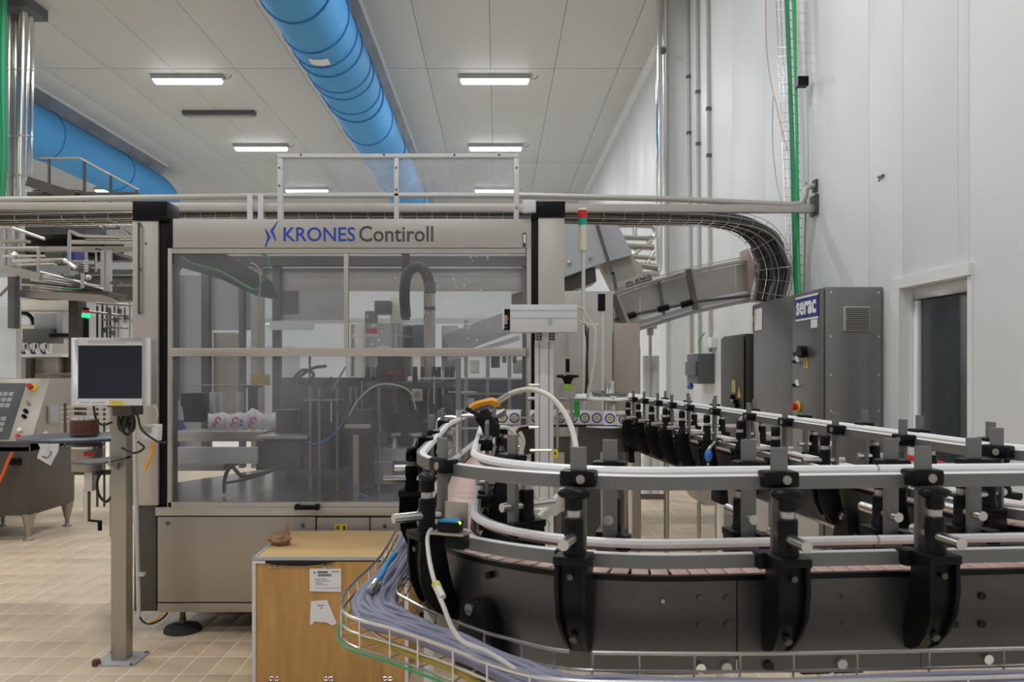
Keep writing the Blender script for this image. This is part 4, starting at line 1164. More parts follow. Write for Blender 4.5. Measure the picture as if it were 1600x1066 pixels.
link('handle', MB().box(W(1214, 0, 4.7).x, W(1219, 0, 4.7).x, 4.715, 4.735, .62, .74), 'alu', t)

# ------------------------------------------------------------------ cabinets on the right wall
def cabinet(label, X0, y0, y1, H, m='cabinet'):
    t = thing('switch_cabinet', label, 'cabinet', ((X0+WX)/2, (y0+y1)/2, 0))
    link('carcass', MB().box(X0+.015, WX-.003, y0+.004, y1, .1, H), m, t, bevel=.003)
    link('plinth', MB().box(X0+.03, WX-.003, y0+.03, y1-.02, 0, .1), 'greyd', t)
    return t
c1 = cabinet('tall stainless switch cabinet with blue sign, beside the glass door', 2.295, 5.85, 7.46, 2.07)
link('end_panel', MB().box(2.30, WX-.02, 5.838, 5.856, .12, 2.065), 'cabinet', c1, bevel=.004)
ys = (5.865, 6.47, 7.45)
for a, b in zip(ys, ys[1:]):
    link('door', MB().box(2.288, 2.312, a+.003, b-.003, .12, 2.06), 'cabinet', c1, bevel=.004)
for z in (2.03, 1.72, 1.45, 1.2, .8, .4):
    for x in (2.335, 2.67): link('screw', MB().cyl((x, 5.834, z), (x, 5.84, z), .008, n=8), 'chrome', c1)
link('vent_grille', MB().box(2.42, 2.60, 5.81, 5.84, 1.76, 1.93), 'pipeg', c1, bevel=.004)
for k in range(11): link('louvre', MB().obox((2.51, 5.808, 1.772+k*.0145), (.165, .012, .003), rx=.5), 'steel_d', c1)
X = 2.286
def cab(name, D, pxw, z0, z1, m, th=.004, X=X, parent=c1):
    return link(name, MB().box(X-th, X, D, D+pxw, z0, z1), m, parent)
sg = cab('sign_board', 5.93, .45, 1.865, 2.03, 'signblue')
cab('sign_border', 5.93, .45, 2.022, 2.036, 'whitep', .005, parent=sg); cab('sign_border', 5.93, .45, 1.855, 1.869, 'whitep', .005, parent=sg)
o, mbx = text('sign_lettering', 'serac', 'whitep', sg, 0, 1, 0, 1, 0, .03)
me = o.data
for v in me.vertices:
    xx, zz = v.co.x+WL[c1.name].x, v.co.z+WL[c1.name].z
    v.co = Vector((X-.0068+v.co.y+WL[c1.name].y, 6.355-xx*.395, 1.895+zz*.10)) - WL[c1.name]
cab('white_notice', 5.95, .12, 1.79, 1.85, 'paper')
cab('white_notice', 7.2, .2, 1.83, 2.02, 'paper')
link('main_switch', MB().cyl((X-.05, 6.19, 1.62), (X, 6.19, 1.62), .045, n=16).box(X-.06, X-.04, 6.10, 6.28, 1.59, 1.62), 'black', c1)
w_ = MB().prism([(6.12, 1.50), (6.22, 1.50), (6.17, 1.585)], (X-.004, X), lambda a, b, c: (c, a, b)); link('warning_sticker', w_, 'yellow', c1)
link('bolt_mark', MB().prism([(6.165, 1.515), (6.175, 1.515), (6.178, 1.56), (6.165, 1.56)], (X-.006, X-.004), lambda a, b, c: (c, a, b)), 'ink', c1)
for z in (1.565, 1.385):
    k_ = MB().prism([(6.31, z-.02), (6.37, z-.02), (6.34, z+.025)], (X-.02, X), lambda a, b, c: (c, a, b)); link('key_switch', k_, 'whitep', c1)
    link('key_lever', MB().box(X-.035, X-.01, 6.335, 6.375, z-.03, z-.005), 'black', c1)
link('stop_ring', MB().cyl((X-.012, 6.33, 1.205), (X, 6.33, 1.205), .045, n=20), 'yellow', c1)
link('stop_button', MB().cyl((X-.05, 6.33, 1.205), (X-.012, 6.33, 1.205), .026, n=16), 'red', c1)
sl2 = thing('beacon', 'small black and orange beacon at the far end of the tall cabinet', 'signal lamp', (2.36, 7.52, 1.88))
link('lamp_body', MB().lathe((2.34, 7.54, 0), [(.025, 1.80), (.03, 1.86), (.03, 2.06), (.02, 2.07)], 16), 'black', sl2)
link('orange_lens', MB().lathe((2.34, 7.54, 0), [(.0315, 1.92), (.0315, 1.97)], 16), 'orange', sl2)
c2 = cabinet('shorter dark switch cabinet behind the tall one', 2.295, 7.75, 8.55, 1.82, 'steel_d')
link('door', MB().box(2.288, 2.3, 7.76, 8.54, .12, 1.80), 'steel_d', c2, bevel=.004)
cab('yellow_plate', 8.0, .12, 1.26, 1.38, 'gold', parent=c2)
w_ = MB().prism([(7.83, 1.22), (7.93, 1.22), (7.88, 1.32)], (X-.004, X), lambda a, b, c: (c, a, b)); link('warning_sticker', w_, 'yellow', c2)
for a, z in ((8.05, 1.22), (7.95, 1.18), (7.9, 1.14)): link('knob', MB().cyl((X-.04, a, z), (X, a, z), .022, n=12), 'black', c2)
link('indicator', MB().cyl((X-.02, 8.08, 1.19), (X, 8.08, 1.19), .02, n=12), 'whitep', c2)
link('stop_button', MB().cyl((X-.05, 8.02, 1.07), (X-.01, 8.02, 1.07), .03, n=14), 'red', c2)
link('stop_ring', MB().cyl((X-.01, 8.02, 1.07), (X, 8.02, 1.07), .045, n=14), 'yellow', c2)
link('side_button', MB().cyl((X-.04, 7.88, 1.07), (X, 7.88, 1.07), .025, n=14), 'orange', c2)
# wall boxes
t = thing('wall_box', 'dark grey wall box with blue gland far right of the machine', 'wall box', (2.6, 10.5, 1.5))
link('housing', MB().box(2.50, WX, 10.4, 11.0, 1.3, 1.68), 'greyd', t, bevel=.01)
link('lid', MB().box(2.47, 2.5, 10.42, 10.98, 1.40, 1.58), 'greyd', t, bevel=.01)
link('gland', MB().lathe((2.52, 10.9, 0), [(.03, 1.22), (.045, 1.26), (.03, 1.30)], 12), 'blue', t)
link('green_lead', MB().tube(curve([(2.6, 10.7, 1.68), (2.6, 10.75, 1.85), (2.66, 10.7, 1.95)], 5), .01, 5), 'green', t)
t = thing('wall_socket', 'small white socket on the right wall above the dark wall box', 'socket', (2.68, 10.1, 1.8))
link('socket_body', MB().box(2.64, WX, 10.3, 10.5, 1.75, 1.88), 'whitep', t, bevel=.01)
# red hose at the wall
solo('red_hose', MB().tube(curve([W(a, b, 3.9) for a, b in ((1412, 714), (1440, 719), (1465, 724), (1490, 731))], 4), .014, 8), 'red', 'red hose behind the far guide rail, before the glass door', 'hose')
t = thing('wall_rod', 'thin steel rod running down the wall below the beam end', 'rod', (2.66, 6.9, 2.3))
link('rod', MB().tube([(2.65, 7.15, 3.1), (2.66, 7.25, 1.9)], .006, 6), 'steel', t)
t = thing('wall_hook', 'tiny dark hook high on the bare right wall', 'hook', W(1377, 275, 5.86))
q = W(1377, 275, 5.86); q.x = WX-.01
link('hook', MB().bar(q+Vector((0, -.03, 0)), q+Vector((0, .05, 0)), .012, .012).bar(q, q+Vector((-.02, 0, -.04)), .008, .008), 'greyd', t)

# ------------------------------------------------------------------ risers on the right wall
t = thing('chrome_riser', 'polished steel pipe rising along the pilaster to the ceiling', 'pipe', (2.38, 11.8, 2.8))
link('riser', MB().tube(curve([W(985, 428, 11.9), W(1015, 428, 11.9), W(1026, 426, 11.9), W(1030.5, 415, 11.9), W(1030.5, 405, 11.9)], 5)[:-1]+[W(1030.5, 400, 11.9), W(1029, -20, 11.9)], .042, 14), 'chrome', t)
link('riser', MB().tube([W(1041, 430, 11.9), W(1036.5, 95, 11.9), W(1036.5, -20, 11.9)], .02, 10), 'pipe', t)
link('coupling', MB().box(*flatbox((1033.5, 73), (1041, 82), 11.85, .06)), 'greyd', t, bevel=.01)
for i, (a, b, c, lab_) in enumerate(((1074, 1080, 11.2, 'left'), (1089, 1093, 10.8, 'middle'), (1105, 1110, 10.4, 'right'))):
    t = thing('wall_conduit', '%s of three thin grey conduits running up the right wall' % lab_, 'conduit', W(b, 520, c))
    X_ = WX-.03
    link('conduit', MB().tube([(X_, X_*1300/(b-778), 1.7), (X_, X_*1300/(a-778), CZ)], .022, 8), 'pipeg', t)
    for z in (2.6, 4.8-.3*i, 5.6-.4*i): 
        yy = X_*1300/(b-778)+(X_*1300/(a-778)-X_*1300/(b-778))*(z-1.7)/(CZ-1.7)
        link('saddle', MB().box(X_-.03, WX, yy-.03, yy+.03, z-.02, z+.02), 'greyd', t)
# green cables on wire ladder
t = thing('wire_ladder', 'narrow vertical wire ladder holding green cables on the right wall', 'cable ladder', (2.62, 7.3, 2.1))
def lad(px, py, x=2.62): 
    D = x*1300/(px-778); return Vector((x, D, 1.5-(py-575)*D/1300))
for a, b in ((1212, 1232), (1225, 1245), (1219, 1238)):
    link('ladder_wire', MB().tube([lad(a, -20), lad(b, 470)], .004, 5), 'pipe', t)
for k in range(34):
    u = k/33; y_ = -15+u*485
    link('rung', MB().tube([lad(1212+u*20, y_, 2.6), lad(1225+u*20, y_, 2.6), lad(1243+u*14, y_+4, 2.6)], .0035, 5), 'pipe', t)
link('dark_bracket', MB().box(2.57, 2.66, 7.12, 7.2, 3.92, 4.0), 'black', t)
gc = thing('green_cable_run', 'dark and bright green cables running up the right wall', 'cables', (2.58, 7.3, 2.0))
for a, b, r_, m in ((1227, 1243, .013, 'greend'), (1230, 1246, .012, 'greend'), (1239, 1250, .014, 'green'), (1242, 1246, .010, 'green')):
    link('cable', MB().tube([lad(a, -20, 2.585), lad((a+b)/2+.5, 200, 2.58), lad(b-3, 380, 2.585), lad(b, 465, 2.585)], r_, 8), m, gc)
t = thing('pale_hose', 'thin pinkish hose hanging in a curve left of the green cables', 'hose', (2.6, 7.5, 3))
link('hose', MB().tube(curve([lad(a, b, 2.6) for a, b in ((1196, -20), (1197, 60), (1203, 120), (1212, 160), (1222, 205), (1230, 230))], 6), .007, 6), mat('pink_hose', (.72, .5, .38), .5), t)
t = thing('grey_lead', 'thin grey cable hanging left of the wire ladder', 'cable', (2.6, 7.6, 3))
link('lead', MB().tube(curve([lad(a, b, 2.65) for a, b in ((1208, 150), (1207, 220), (1213, 280), (1222, 320))], 6), .005, 6), 'grey', t)

# ================================================================== OVERHEAD BEAM, PIPE AND CABLE TRAY
BD = 7.1
def arcy(px):   # the run sags slightly towards both ends
    return 0
bm_ = thing('overhead_beam', 'long horizontal steel beam crossing behind the labelling machine to the right wall', 'beam', (0, BD, 2.85))
link('beam', MB().bar(W(-330, 322, BD), W(1275, 327, BD), .08, .065), 'steel_l', bm_, bevel=.002)
link('wall_flange', MB().box(WX-.02, WX, BD-.08, BD+.08, 2.80, 2.97), 'steel_d', bm_)
for px in (386, 403, -40): link('hanger', MB().box(*flatbox((px, 303), (px+8, 342), BD-.06, .03)), 'alu', bm_)
link('beam_leg', MB().box(*flatbox((-60, 320), (-40, 989), BD-.04, .08)), 'steel', bm_)
op = thing('overhead_pipe', 'pale pipe lying on top of the long beam, kinked up at its right end', 'pipe', (0, BD-.02, 2.96))
pts = [W(-330, 315, BD-.02), W(100, 311, BD-.02), W(500, 305, BD-.02), W(830, 306, BD-.02), W(1050, 311, BD-.02), W(1235, 320, BD-.02), W(1252, 318, BD-.02), W(1257, 308, BD-.02), W(1259, 296, BD-.02), W(1265, 291, BD-.02), W(1276, 291, BD-.02)]
link('pipe', MB().tube(pts, .026, 12), 'pipeg', op)
link('pipe_flange', MB().box(WX-.02, WX, BD-.06, BD+.03, 3.0, 3.1), 'steel_d', op)
# cable tray: frames (centre, width vector, height vector)
tr_ = thing('overhead_cable_tray', 'wire cable tray full of dark cables, turning down at the right wall', 'cable tray', (0, BD+.2, 2.75))
ctr = [(-330, 342), (0, 338), (300, 334), (700, 332), (1000, 336), (1110, 339), (1155, 347), (1187, 365), (1205, 395), (1210, 430), (1202, 472)]
cpt = curve([W(a, b, BD+.22) for a, b in ctr], 8)
def trayfr(i):
    p = cpt[i]; t = (cpt[min(i+1, len(cpt)-1)]-cpt[max(i-1, 0)]).normalized()
    u = max(0, min(1, (i-42)/36)); u = u*u*(3-2*u); th = -u*1.1
    wv = Vector((0, 1, 0)); hv = t.cross(wv)
    hv.normalize()
    w2 = wv*math.cos(th)+hv*math.sin(th); h2 = hv*math.cos(th)-wv*math.sin(th)
    return p, w2, h2
FRM = [trayfr(i) for i in range(len(cpt))]
for i in range(1, len(FRM)):
    p, a, b = FRM[i]; q, c, d = FRM[i-1]
    if b.dot(d) < 0: b = -b
    if a.dot(c) < 0: a = -a
    FRM[i] = (p, a, b)
def tl(u, v): return [p+a*u+b*v for p, a, b in FRM]
for u in (-.15, -.05, .05, .15): link('long_wire', MB().tube(tl(u, -.065), .0035, 5), 'pipe', tr_)
for u in (-.15, .15):
    for v in (-.01, .035): link('long_wire', MB().tube(tl(u, v), .0035, 5), 'pipe', tr_)
cumo = 0; last = -1
for k in range(1, len(FRM)):
    p, a, b = FRM[k]; q = FRM[k-1][0]; L_ = (p-q).length; st_ = max(1, int(L_/.11))
    for j in range(st_):
        u = j/st_; pp = q.lerp(p, u); aa = FRM[k-1][1].lerp(a, u); bb = FRM[k-1][2].lerp(b, u)
        if cumo+L_*u-last < .1: continue
        last = cumo+L_*u
        link('cross_wire', MB().tube([pp-aa*.154+bb*.035, pp-aa*.154-bb*.069, pp+aa*.154-bb*.069, pp+aa*.154+bb*.035], .003, 4), 'pipe', tr_)
    cumo += L_
dc = thing('dark_cables', 'dark cable bundle filling the overhead tray', 'cables', (0, BD+.2, 2.75))
for k in range(9):
    for v in (-.048, -.02, .006):
        u = -.125+.031*k+random.uniform(-.006, .006)
        link('cable', MB().tube([p+a*(u+.008*math.sin(i*.6+k))+b*(v+.006*math.sin(i*.45+k*2)) for i, (p, a, b) in enumerate(FRM)], .0155, 6), 'cablebk' if k % 4 else 'greyd', dc)

# ------------------------------------------------------------------ inclined chute, hood and pipes
ch = thing('inclined_chute', 'long inclined steel chute rising to the right wall behind the cable tray', 'chute', W(1050, 450, 8.2))
up = [(880, 500, 7.2), (905, 487, 7.4), (960, 464, 7.7), (1000, 450, 7.9), (1080, 428, 8.15), (1150, 414, 8.35), (1200, 408, 8.5)]
lo_ = [(880, 560, 7.2), (905, 545, 7.4), (960, 517, 7.7), (1000, 500, 7.9), (1080, 475, 8.15), (1150, 460, 8.35), (1200, 452, 8.5)]
for i in range(6):
    a, b, c, d = W(*up[i]), W(*up[i+1]), W(*lo_[i+1]), W(*lo_[i])
    y_ = Vector((0, .012, 0)); e = (b-a)*.006
    link('side_panel', MB().add([a+e, b-e, c-e, d+e, a+e+y_, b-e+y_, c-e+y_, d+e+y_], [(0, 1, 2, 3), (4, 7, 6, 5), (0, 4, 5, 1), (1, 5, 6, 2), (2, 6, 7, 3), (3, 7, 4, 0)]), 'chute' if i != 4 else 'steel_l', ch)
link('top_rail', MB().tube([W(a, b-4, D-.02) for a, b, D in up], .02, 6), 'steel_l', ch)
link('guard_wire', MB().tube([W(a, b-10, D-.02) for a, b, D in up[2:]], .006, 5), 'pipe', ch)
link('bottom_rail', MB().tube([W(a, b+3, D-.03) for a, b, D in lo_], .035, 6), 'alu', ch)
link('bottom_lip', MB().tube([W(a, b+12, D+.1) for a, b, D in lo_], .03, 6), 'alu', ch)
for a, b in (((958, 462), (976, 509)), ((1075, 421), (1087, 484))):
    D = 7.6 if a[0] < 1000 else 8.0
    link('hanger', MB().bar(W(*a, D), W(*b, D), .05, .05), 'greyd', ch)
    link('hanger', MB().bar(W(a[0]+5, a[1], D), W(b[0]+6, b[1], D), .015, .05), 'steel', ch)
link('divider', MB().bar(W(1030, 440, 7.95), W(1037, 492, 7.95), .02, .03), 'greyd', ch)
link('green_tape', MB().box(*flatbox((1178, 414), (1184, 434), 8.3, .01)), 'greens', ch)
link('end_box', MB().box(2.5, WX, 8.3, 8.6, W(0, 470, 8.4).z, W(0, 390, 8.4).z), mat('brown_box', (.35, .28, .24), .6), ch)
rod = thing('tie_rod', 'dark threaded tie rod below the inclined chute', 'rod', W(1090, 480, 7.7))
link('rod', MB().tube([W(a, b, 7.7) for a, b in ((960, 500), (1000, 490), (1090, 471), (1200, 459))], .014, 6), 'greyd', rod)
for a, b, c, d in ((975, 497, 993, 491), (1028, 484, 1045, 480), (1064, 477, 1082, 472)): link('turnbuckle', MB().cyl(W(a, b, 7.68), W(c, d, 7.68), .03, n=8), 'black', rod)
hd_ = thing('angular_hood', 'large pale grey angular hood right of the machine column', 'hood', W(940, 430, 7.9))
def quad(pts, D0, D1, m, name='hood_panel'):
    return link(name, MB().prism([(W(a, b, D0).x, W(a, b, D0).z) for a, b in pts], (D0, D1), lambda a, b, c: (a, c, b)), m, hd_, smooth=False)
quad([(800, 335), (928, 335), (952, 407), (884, 432), (800, 460)], 8.6, 9.2, 'hood')
quad([(929, 335), (957, 335), (989, 398), (952, 408)], 8.65, 9.2, 'hood')
quad([(940, 407), (989, 398), (990, 403), (1002, 415), (1010, 440), (962, 452)], 8.8, 9.2, 'chute')
quad([(800, 462), (884, 433), (930, 418), (932, 440), (884, 458), (800, 480)], 8.7, 9.2, 'steel_d')
for a, b, c, d in ((928, 335, 957, 430), (958, 425, 964, 462)): link('seam_bar', MB().bar(W(a, b, 8.58), W(c, d, 8.58), .03, .03), 'greyd', hd_)
for a, b in ((889, 410), (922, 402)): link('dome_nut', MB().ball(W(a, b, 8.58), .022), 'chrome', hd_)
pr_ = thing('pipe_manifold', 'cluster of shiny horizontal pipes between the hood and the wall pilaster', 'pipes', W(1005, 385, 10.8))
for pts, r_ in ((((955, 352), (995, 352), (1018, 353)), .04), (((1018, 353), (1024, 362), (1018, 372), (985, 372), (960, 370)), .035), (((975, 385), (1022, 387)), .045), (((975, 400), (1024, 404)), .035), (((985, 413), (1028, 418)), .05), (((985, 430), (1030, 428)), .04), (((992, 345), (992, 372)), .03), (((984, 402), (1018, 376)), .03), (((1008, 418), (1022, 392)), .03), (((1000, 430), (1004, 468)), .04), (((1012, 443), (1040, 446)), .03)):
    link('pipe', MB().tube(curve([W(a, b, 11.3) for a, b in pts], 4), r_, 8), 'pipe', pr_)
for a, b in ((985, 447), (1000, 441), (1012, 437)): link('pump_head', MB().ball(W(a, b, 8.3), .05, .05, .05), 'steel_d', pr_)
# fittings hanging from the chute at the far wall
ft = thing('filter_unit', 'steel filter housing with small pipes hanging on the far wall', 'filter', W(1016, 500, 9.8))
for y0, y1, r_ in ((470, 478, .07), (478, 505, .05), (505, 514, .08), (514, 524, .04)):
    a = W(1016, y1, 9.8); b = W(1016, y0, 9.8); link('filter_section', MB().lathe((a.x, a.y, 0), [(r_, a.z), (r_, b.z)], 12), 'steel', ft)
link('outlet_pipe', MB().tube([W(1016, 524, 9.8), W(1016, 772, 9.8)], .02, 6), 'pipe', ft)
f2 = thing('vertical_rack', 'narrow grey panel with bent pipes right of the steel housing', 'panel', W(975, 600, 7.4))
link('panel', MB().box(*flatbox((972, 570), (986, 838), 7.4, .2)), 'greyd', f2, bevel=.01)
link('bent_pipe', MB().tube(curve([W(a, b, 7.35) for a, b in ((965, 512), (964, 550), (970, 570), (982, 571), (982, 545))], 6), .012, 6), 'pipe', f2)
link('small_valve', MB().box(*flatbox((972, 540), (980, 560), 7.3, .06)), 'steel', f2, bevel=.01)
f3 = thing('dark_gauge_panel', 'narrow dark rounded panel on the white wall beyond the filter', 'panel', W(998, 600, 10.5))
link('panel', MB().box(*flatbox((995, 542), (1001, 760), 10.5, .05)), 'greyd', f3, bevel=.02)
for i, px in enumerate((1010, 1024)):
    t = thing('white_standpipe', '%s white standpipe in front of the far white wall' % ('left' if i == 0 else 'right'), 'pipe', (W(px, 0, 9.5).x, 9.5, 0))
    link('pipe', MB().cyl((W(px, 0, 9.5).x, 9.5, 0), W(px, 556, 9.5), .045, n=12), 'white', t)

# ------------------------------------------------------------------ orange tool and hoses over the left run
ot = thing('air_gun', 'orange and grey hand tool clipped to a black holder above the conveyor', 'tool', W(760, 640, 1.95))
og = MB().sweep([(W(a, b, 1.95), (0, 1, 0), (.2, 0, 1)) for a, b in ((733, 640), (742, 634), (757, 630), (768, 628), (777, 631))], [(-.012, -.008), (.012, -.008), (.014, .004), (.008, .010), (-.008, .010), (-.014, .004)])
link('handle', og, 'orange', ot)
link('grey_grip', MB().sweep([(W(a, b, 1.94), (0, 1, 0), (.3, 0, 1)) for a, b in ((738, 643), (752, 637), (764, 634))], [(-.012, -.007), (.012, -.007), (.012, .004), (-.012, .004)]), 'greyd', ot)
link('nozzle', MB().cyl(W(774, 630, 1.95), W(796, 616, 1.95), .007), 'pipe', ot)
link('nozzle_ring', MB().cyl(W(773, 631, 1.95), W(777, 627, 1.95), .012), 'orange', ot)
hl = thing('tool_holder', 'black bracket holding the orange hand tool on the inner guide post', 'holder', W(760, 680, 1.9))
link('flap', MB().bar(W(728, 638, 1.88), W(764, 657, 1.88), .035, .008), 'blackm', hl)
link('arm', MB().prism([(W(a, b, 1.9).x, W(a, b, 1.9).z) for a, b in ((742, 655), (752, 640), (762, 638), (770, 652), (780, 664), (780, 681), (756, 681), (752, 668))], (1.88, 1.93), lambda a, b, c: (a, c, b)), 'blackm', hl, bevel=.004)
link('clamp', MB().cyl(W(768, 682, 1.905), W(768, 663, 1.905), .019), 'blackm', hl)
link('stem', MB().cyl(W(768, 800, 1.905), W(768, 682, 1.905), .010), 'pipe', hl)
hs = thing('arching_hose', 'cream air hose arching from the orange tool down behind the near rail', 'hose', W(880, 700, 1.9))
link('hose', MB().tube(curve([W(a, b, D) for a, b, D in ((796, 616, 1.95), (810, 611, 1.93), (832, 609, 1.9), (860, 620, 1.85), (882, 645, 1.8), (895, 675, 1.75), (900, 705, 1.7), (895, 735, 1.66), (880, 765, 1.62), (862, 787, 1.6), (842, 808, 1.58))], 8), .0062, 8), 'hosew', hs)
for i, pts in enumerate((((781, 668), (795, 670), (812, 690), (815, 715), (806, 700), (798, 685)), ((800, 700), (812, 712), (830, 727), (845, 745)), ((812, 675), (818, 690), (816, 712), (835, 735)), ((812, 735), (822, 760), (838, 790), (852, 815)), ((825, 735), (835, 770), (850, 800), (860, 820)))):
    solo('white_tubing', MB().tube(curve([W(a, b, 1.75-.02*i) for a, b in pts], 7), .0042, 7), 'hosew',
         ['loop of white tubing directly under the orange tool', 'white tubing running right from the tool loop', 'short upright bend of white tubing beside the guide post',
          'white tubing dropping left of the pale junction box', 'white tubing dropping onto the pale junction box'][i], 'hose')
jb = thing('junction_box', 'pale grey junction box between the conveyor runs', 'box', W(835, 800, 1.6))
link('box_body', MB().obox(W(826, 802, 1.62), (.068, .05, .022), rz=-.3), 'alu', jb, bevel=.002)
link('box_body', MB().obox(W(855, 792, 1.72), (.05, .05, .030), rz=-.3), 'alu', jb, bevel=.006)
link('box_lid', MB().obox(W(826, 794, 1.62), (.066, .048, .004), rz=-.3), 'alu', jb)
link('box_support', MB().cyl(W(834, 880, 1.62), W(834, 808, 1.62), .007), 'pipe', jb)
# transparent tube loop by the far run
solo('clear_loop', MB().tube(curve([W(a, b, 2.75) for a, b in ((1154, 735), (1153, 690), (1156, 660), (1165, 651), (1178, 657), (1183, 675), (1185, 700))], 7), .006, 7), 'hosew', 'thin pale tube looping over the far conveyor run', 'tube')
# rod frames by the machine outlet
fr_ = thing('rod_guide', 'bent steel rod guide beside the machine window', 'rod', W(692, 680, 2.6))
link('bent_rod', MB().tube(curve([W(a, b, 2.6) for a, b in ((686, 700), (684, 665), (688, 655), (700, 652), (713, 653))], 5), .006, 7), 'pipe', fr_)
link('upright_rod', MB().cyl(W(717, 710, 2.6), W(717, 641, 2.6), .010), 'pipe', fr_)
link('cross_rod', MB().cyl(W(717, 650, 2.6), W(740, 650, 2.6), .005), 'pipe', fr_)
for i, (a, b, c) in enumerate(((828, 704, 862), (828, 726, 845), (826, 602, 843), (826, 668, 842))):
    D = 3.2
    solo('horizontal_rod', MB().cyl(W(a, b, D), W(c, b, D), .006, n=8), 'pipe', ['longest bright horizontal rod left of the yellow marker', 'short bright rod just above the near rail', 'short rod beside the top of the cream hose', 'short rod under the row of cups'][i], 'rod')
t = thing('yellow_marker', 'small yellow marker plate right of the aluminium stand', 'marker', W(868, 707, 4.0))
link('plate', MB().box(*flatbox((864, 702), (872, 715), 4.0, .004)), 'yellow', t); link('mark', MB().box(*flatbox((866, 706), (869, 711), 3.998, .002)), 'ink', t)
# ================================================================== LEFT SIDE
# control console
KX = -4.05; KD = 7.2
cs = thing('control_console', 'stainless control console with sloping keypad front at the left edge', 'console', (-4.5, 7.4, 0))
body = MB().box(-5.4, KX, KD, KD+.75, .22, W(0, 690, KD).z)
link('carcass', body, 'steel_d', cs, bevel=.005)
zt = 1.40; zl = W(0, 697, KD).z
hood = MB().prism([(KD, zl-.05), (KD, zl), (KD+.32, zt), (KD+.75, zt), (KD+.75, zl-.05)], (-5.4, KX), lambda a, b, c: (c, a, b))
link('desk_head', hood, 'steel', cs, bevel=.004)
def onslope(u0, u1, v0, v1, th, m, name, parent=cs):
    # u: x, v: 0..1 up the slope
    a0 = Vector((0, KD, zl)); d = Vector((0, .32, zt-zl)); nn = Vector((0, -(zt-zl), .32)).normalized()
    vs = [Vector((u, 0, 0))+a0+d*v+nn*h for h in (.0, th) for v in (v0, v1) for u in (u0, u1)]
    return link(name, MB().add(vs, [(0, 2, 3, 1), (4, 5, 7, 6), (0, 1, 5, 4), (2, 6, 7, 3), (0, 4, 6, 2), (1, 3, 7, 5)]), m, parent)
onslope(-5.4, KX-.01, -.02, .0, .01, 'ink', 'front_lip')
kp = onslope(-5.3, -4.25, .09, .93, .006, 'greyd', 'control_panel')
onslope(-5.2, -4.50, .55, .84, .009, 'screen', 'display')
for i in range(3):
    for j in range(3): onslope(-4.47+i*.05, -4.43+i*.05, .56+j*.085, .62+j*.085, .01, 'grey', 'key', kp)
for i in range(7):
    for j in range(3): onslope(-4.70+i*.055, -4.655+i*.055, .20+j*.08, .26+j*.08, .01, 'grey', 'key', kp)
def kn_(x, v, r_, m, name, h=.03):
    a0 = Vector((x, KD+.32*v, zl+(zt-zl)*v)); nn = Vector((0, -(zt-zl), .32)).normalized()
    return link(name, MB().cyl(a0, a0+nn*h, r_, n=14), m, cs)
kn_(-4.17, .86, .035, 'yellow', 'stop_ring', .012); kn_(-4.19, .86, .024, 'red', 'stop_button', .05)
for v, m in ((.62, 'chrome'), (.5, 'black'), (.42, 'black'), (.22, 'whitep'), (.13, 'red')): kn_(-4.17, v, .018, m, 'push_button')
link('door_latch', MB().box(-4.22, -4.12, KD-.03, KD, .66, .72), 'black', cs, bevel=.01)
link('side_socket', MB().box(KX, KX+.03, KD+.28, KD+.42, 1.0, 1.16), 'grey', cs, bevel=.006)
for x, y in ((-4.09, KD+.05), (-4.09, KD+.7), (-5.3, KD+.05), (-4.7, KD+.7)):
    link('foot', MB().lathe((x, y, 0), [(.045, 0), (.045, .01), (.02, .03), (.02, .07), (.03, .10), (.06, .23)], 14), 'steel', cs)
pn = thing('hanging_note', 'white paper with a sketch hanging from the console side', 'paper', (KX+.02, KD+.4, .9))
link('sheet', MB().prism([(KX*1300/(a-778), 1.5-(b-575)*KX/(a-778)) for a, b in ((70, 673), (92, 690), (90, 705), (78, 728), (57, 716), (62, 700), (57, 690))], (KX+.002, KX+.006), lambda a, b, c: (c, a, b)), 'paper', pn)
link('sketch', MB().tube([(KX+.008, KX*1300/(a-778), 1.5-(b-575)*KX/(a-778)) for a, b in ((78, 705), (79, 710), (72, 716), (65, 713))], .005, 4), 'ink', pn)
solo('orange_hose', MB().tube(curve([W(a, b, 7.1) for a, b in ((19, 708), (12, 722), (4, 742), (-8, 765))], 5), .014, 8), mat('red_orange_hose', (.75, .13, .03), .5), 'orange hose hanging in front of the console', 'hose')
# round table with spool on a crank stand
td_ = 5.1
tc = W(125, 682, td_)
rt = thing('turntable', 'thin round dark turntable on a height-adjustable crank stand', 'table', (tc.x, tc.y, 0))
r_ = 87*td_/1300
link('disc', MB().lathe((tc.x, tc.y, tc.z), [(r_, -.014), (r_, .0), (r_-.006, .004)], 40), mat('slate_disc', (.05, .055, .08), .4), rt)
link('drum', MB().lathe((W(137, 0, td_).x, td_, 0), [(.09, W(0, 735, td_).z), (.092, W(0, 696, td_).z), (.08, W(0, 692, td_).z)], 24), 'steel', rt)
link('drum_band', MB().lathe((W(137, 0, td_).x, td_, 0), [(.094, W(0, 700, td_).z), (.094, W(0, 697, td_).z)], 24), 'chrome', rt)
link('red_sticker', MB().box(*flatbox((131, 707), (147, 713), td_-.096, .004)), 'red', rt)
link('spindle', MB().cyl(W(137, 740, td_), W(137, 690, td_), .018), 'pipe', rt)
link('slide_block', MB().box(*flatbox((131, 738), (144, 768), td_-.03, .06)), 'alu', rt, bevel=.004)
link('column', MB().cyl(W(136, 815, td_), W(136, 765, td_), .022), 'pipe', rt)
ck = MB().bar(W(134, 813, td_), W(158, 815, td_), .015, .012); link('crank_arm', ck, 'black', rt)
link('crank_grip', MB().cyl(W(156, 814, td_), W(156, 829, td_), .013), 'black', rt)
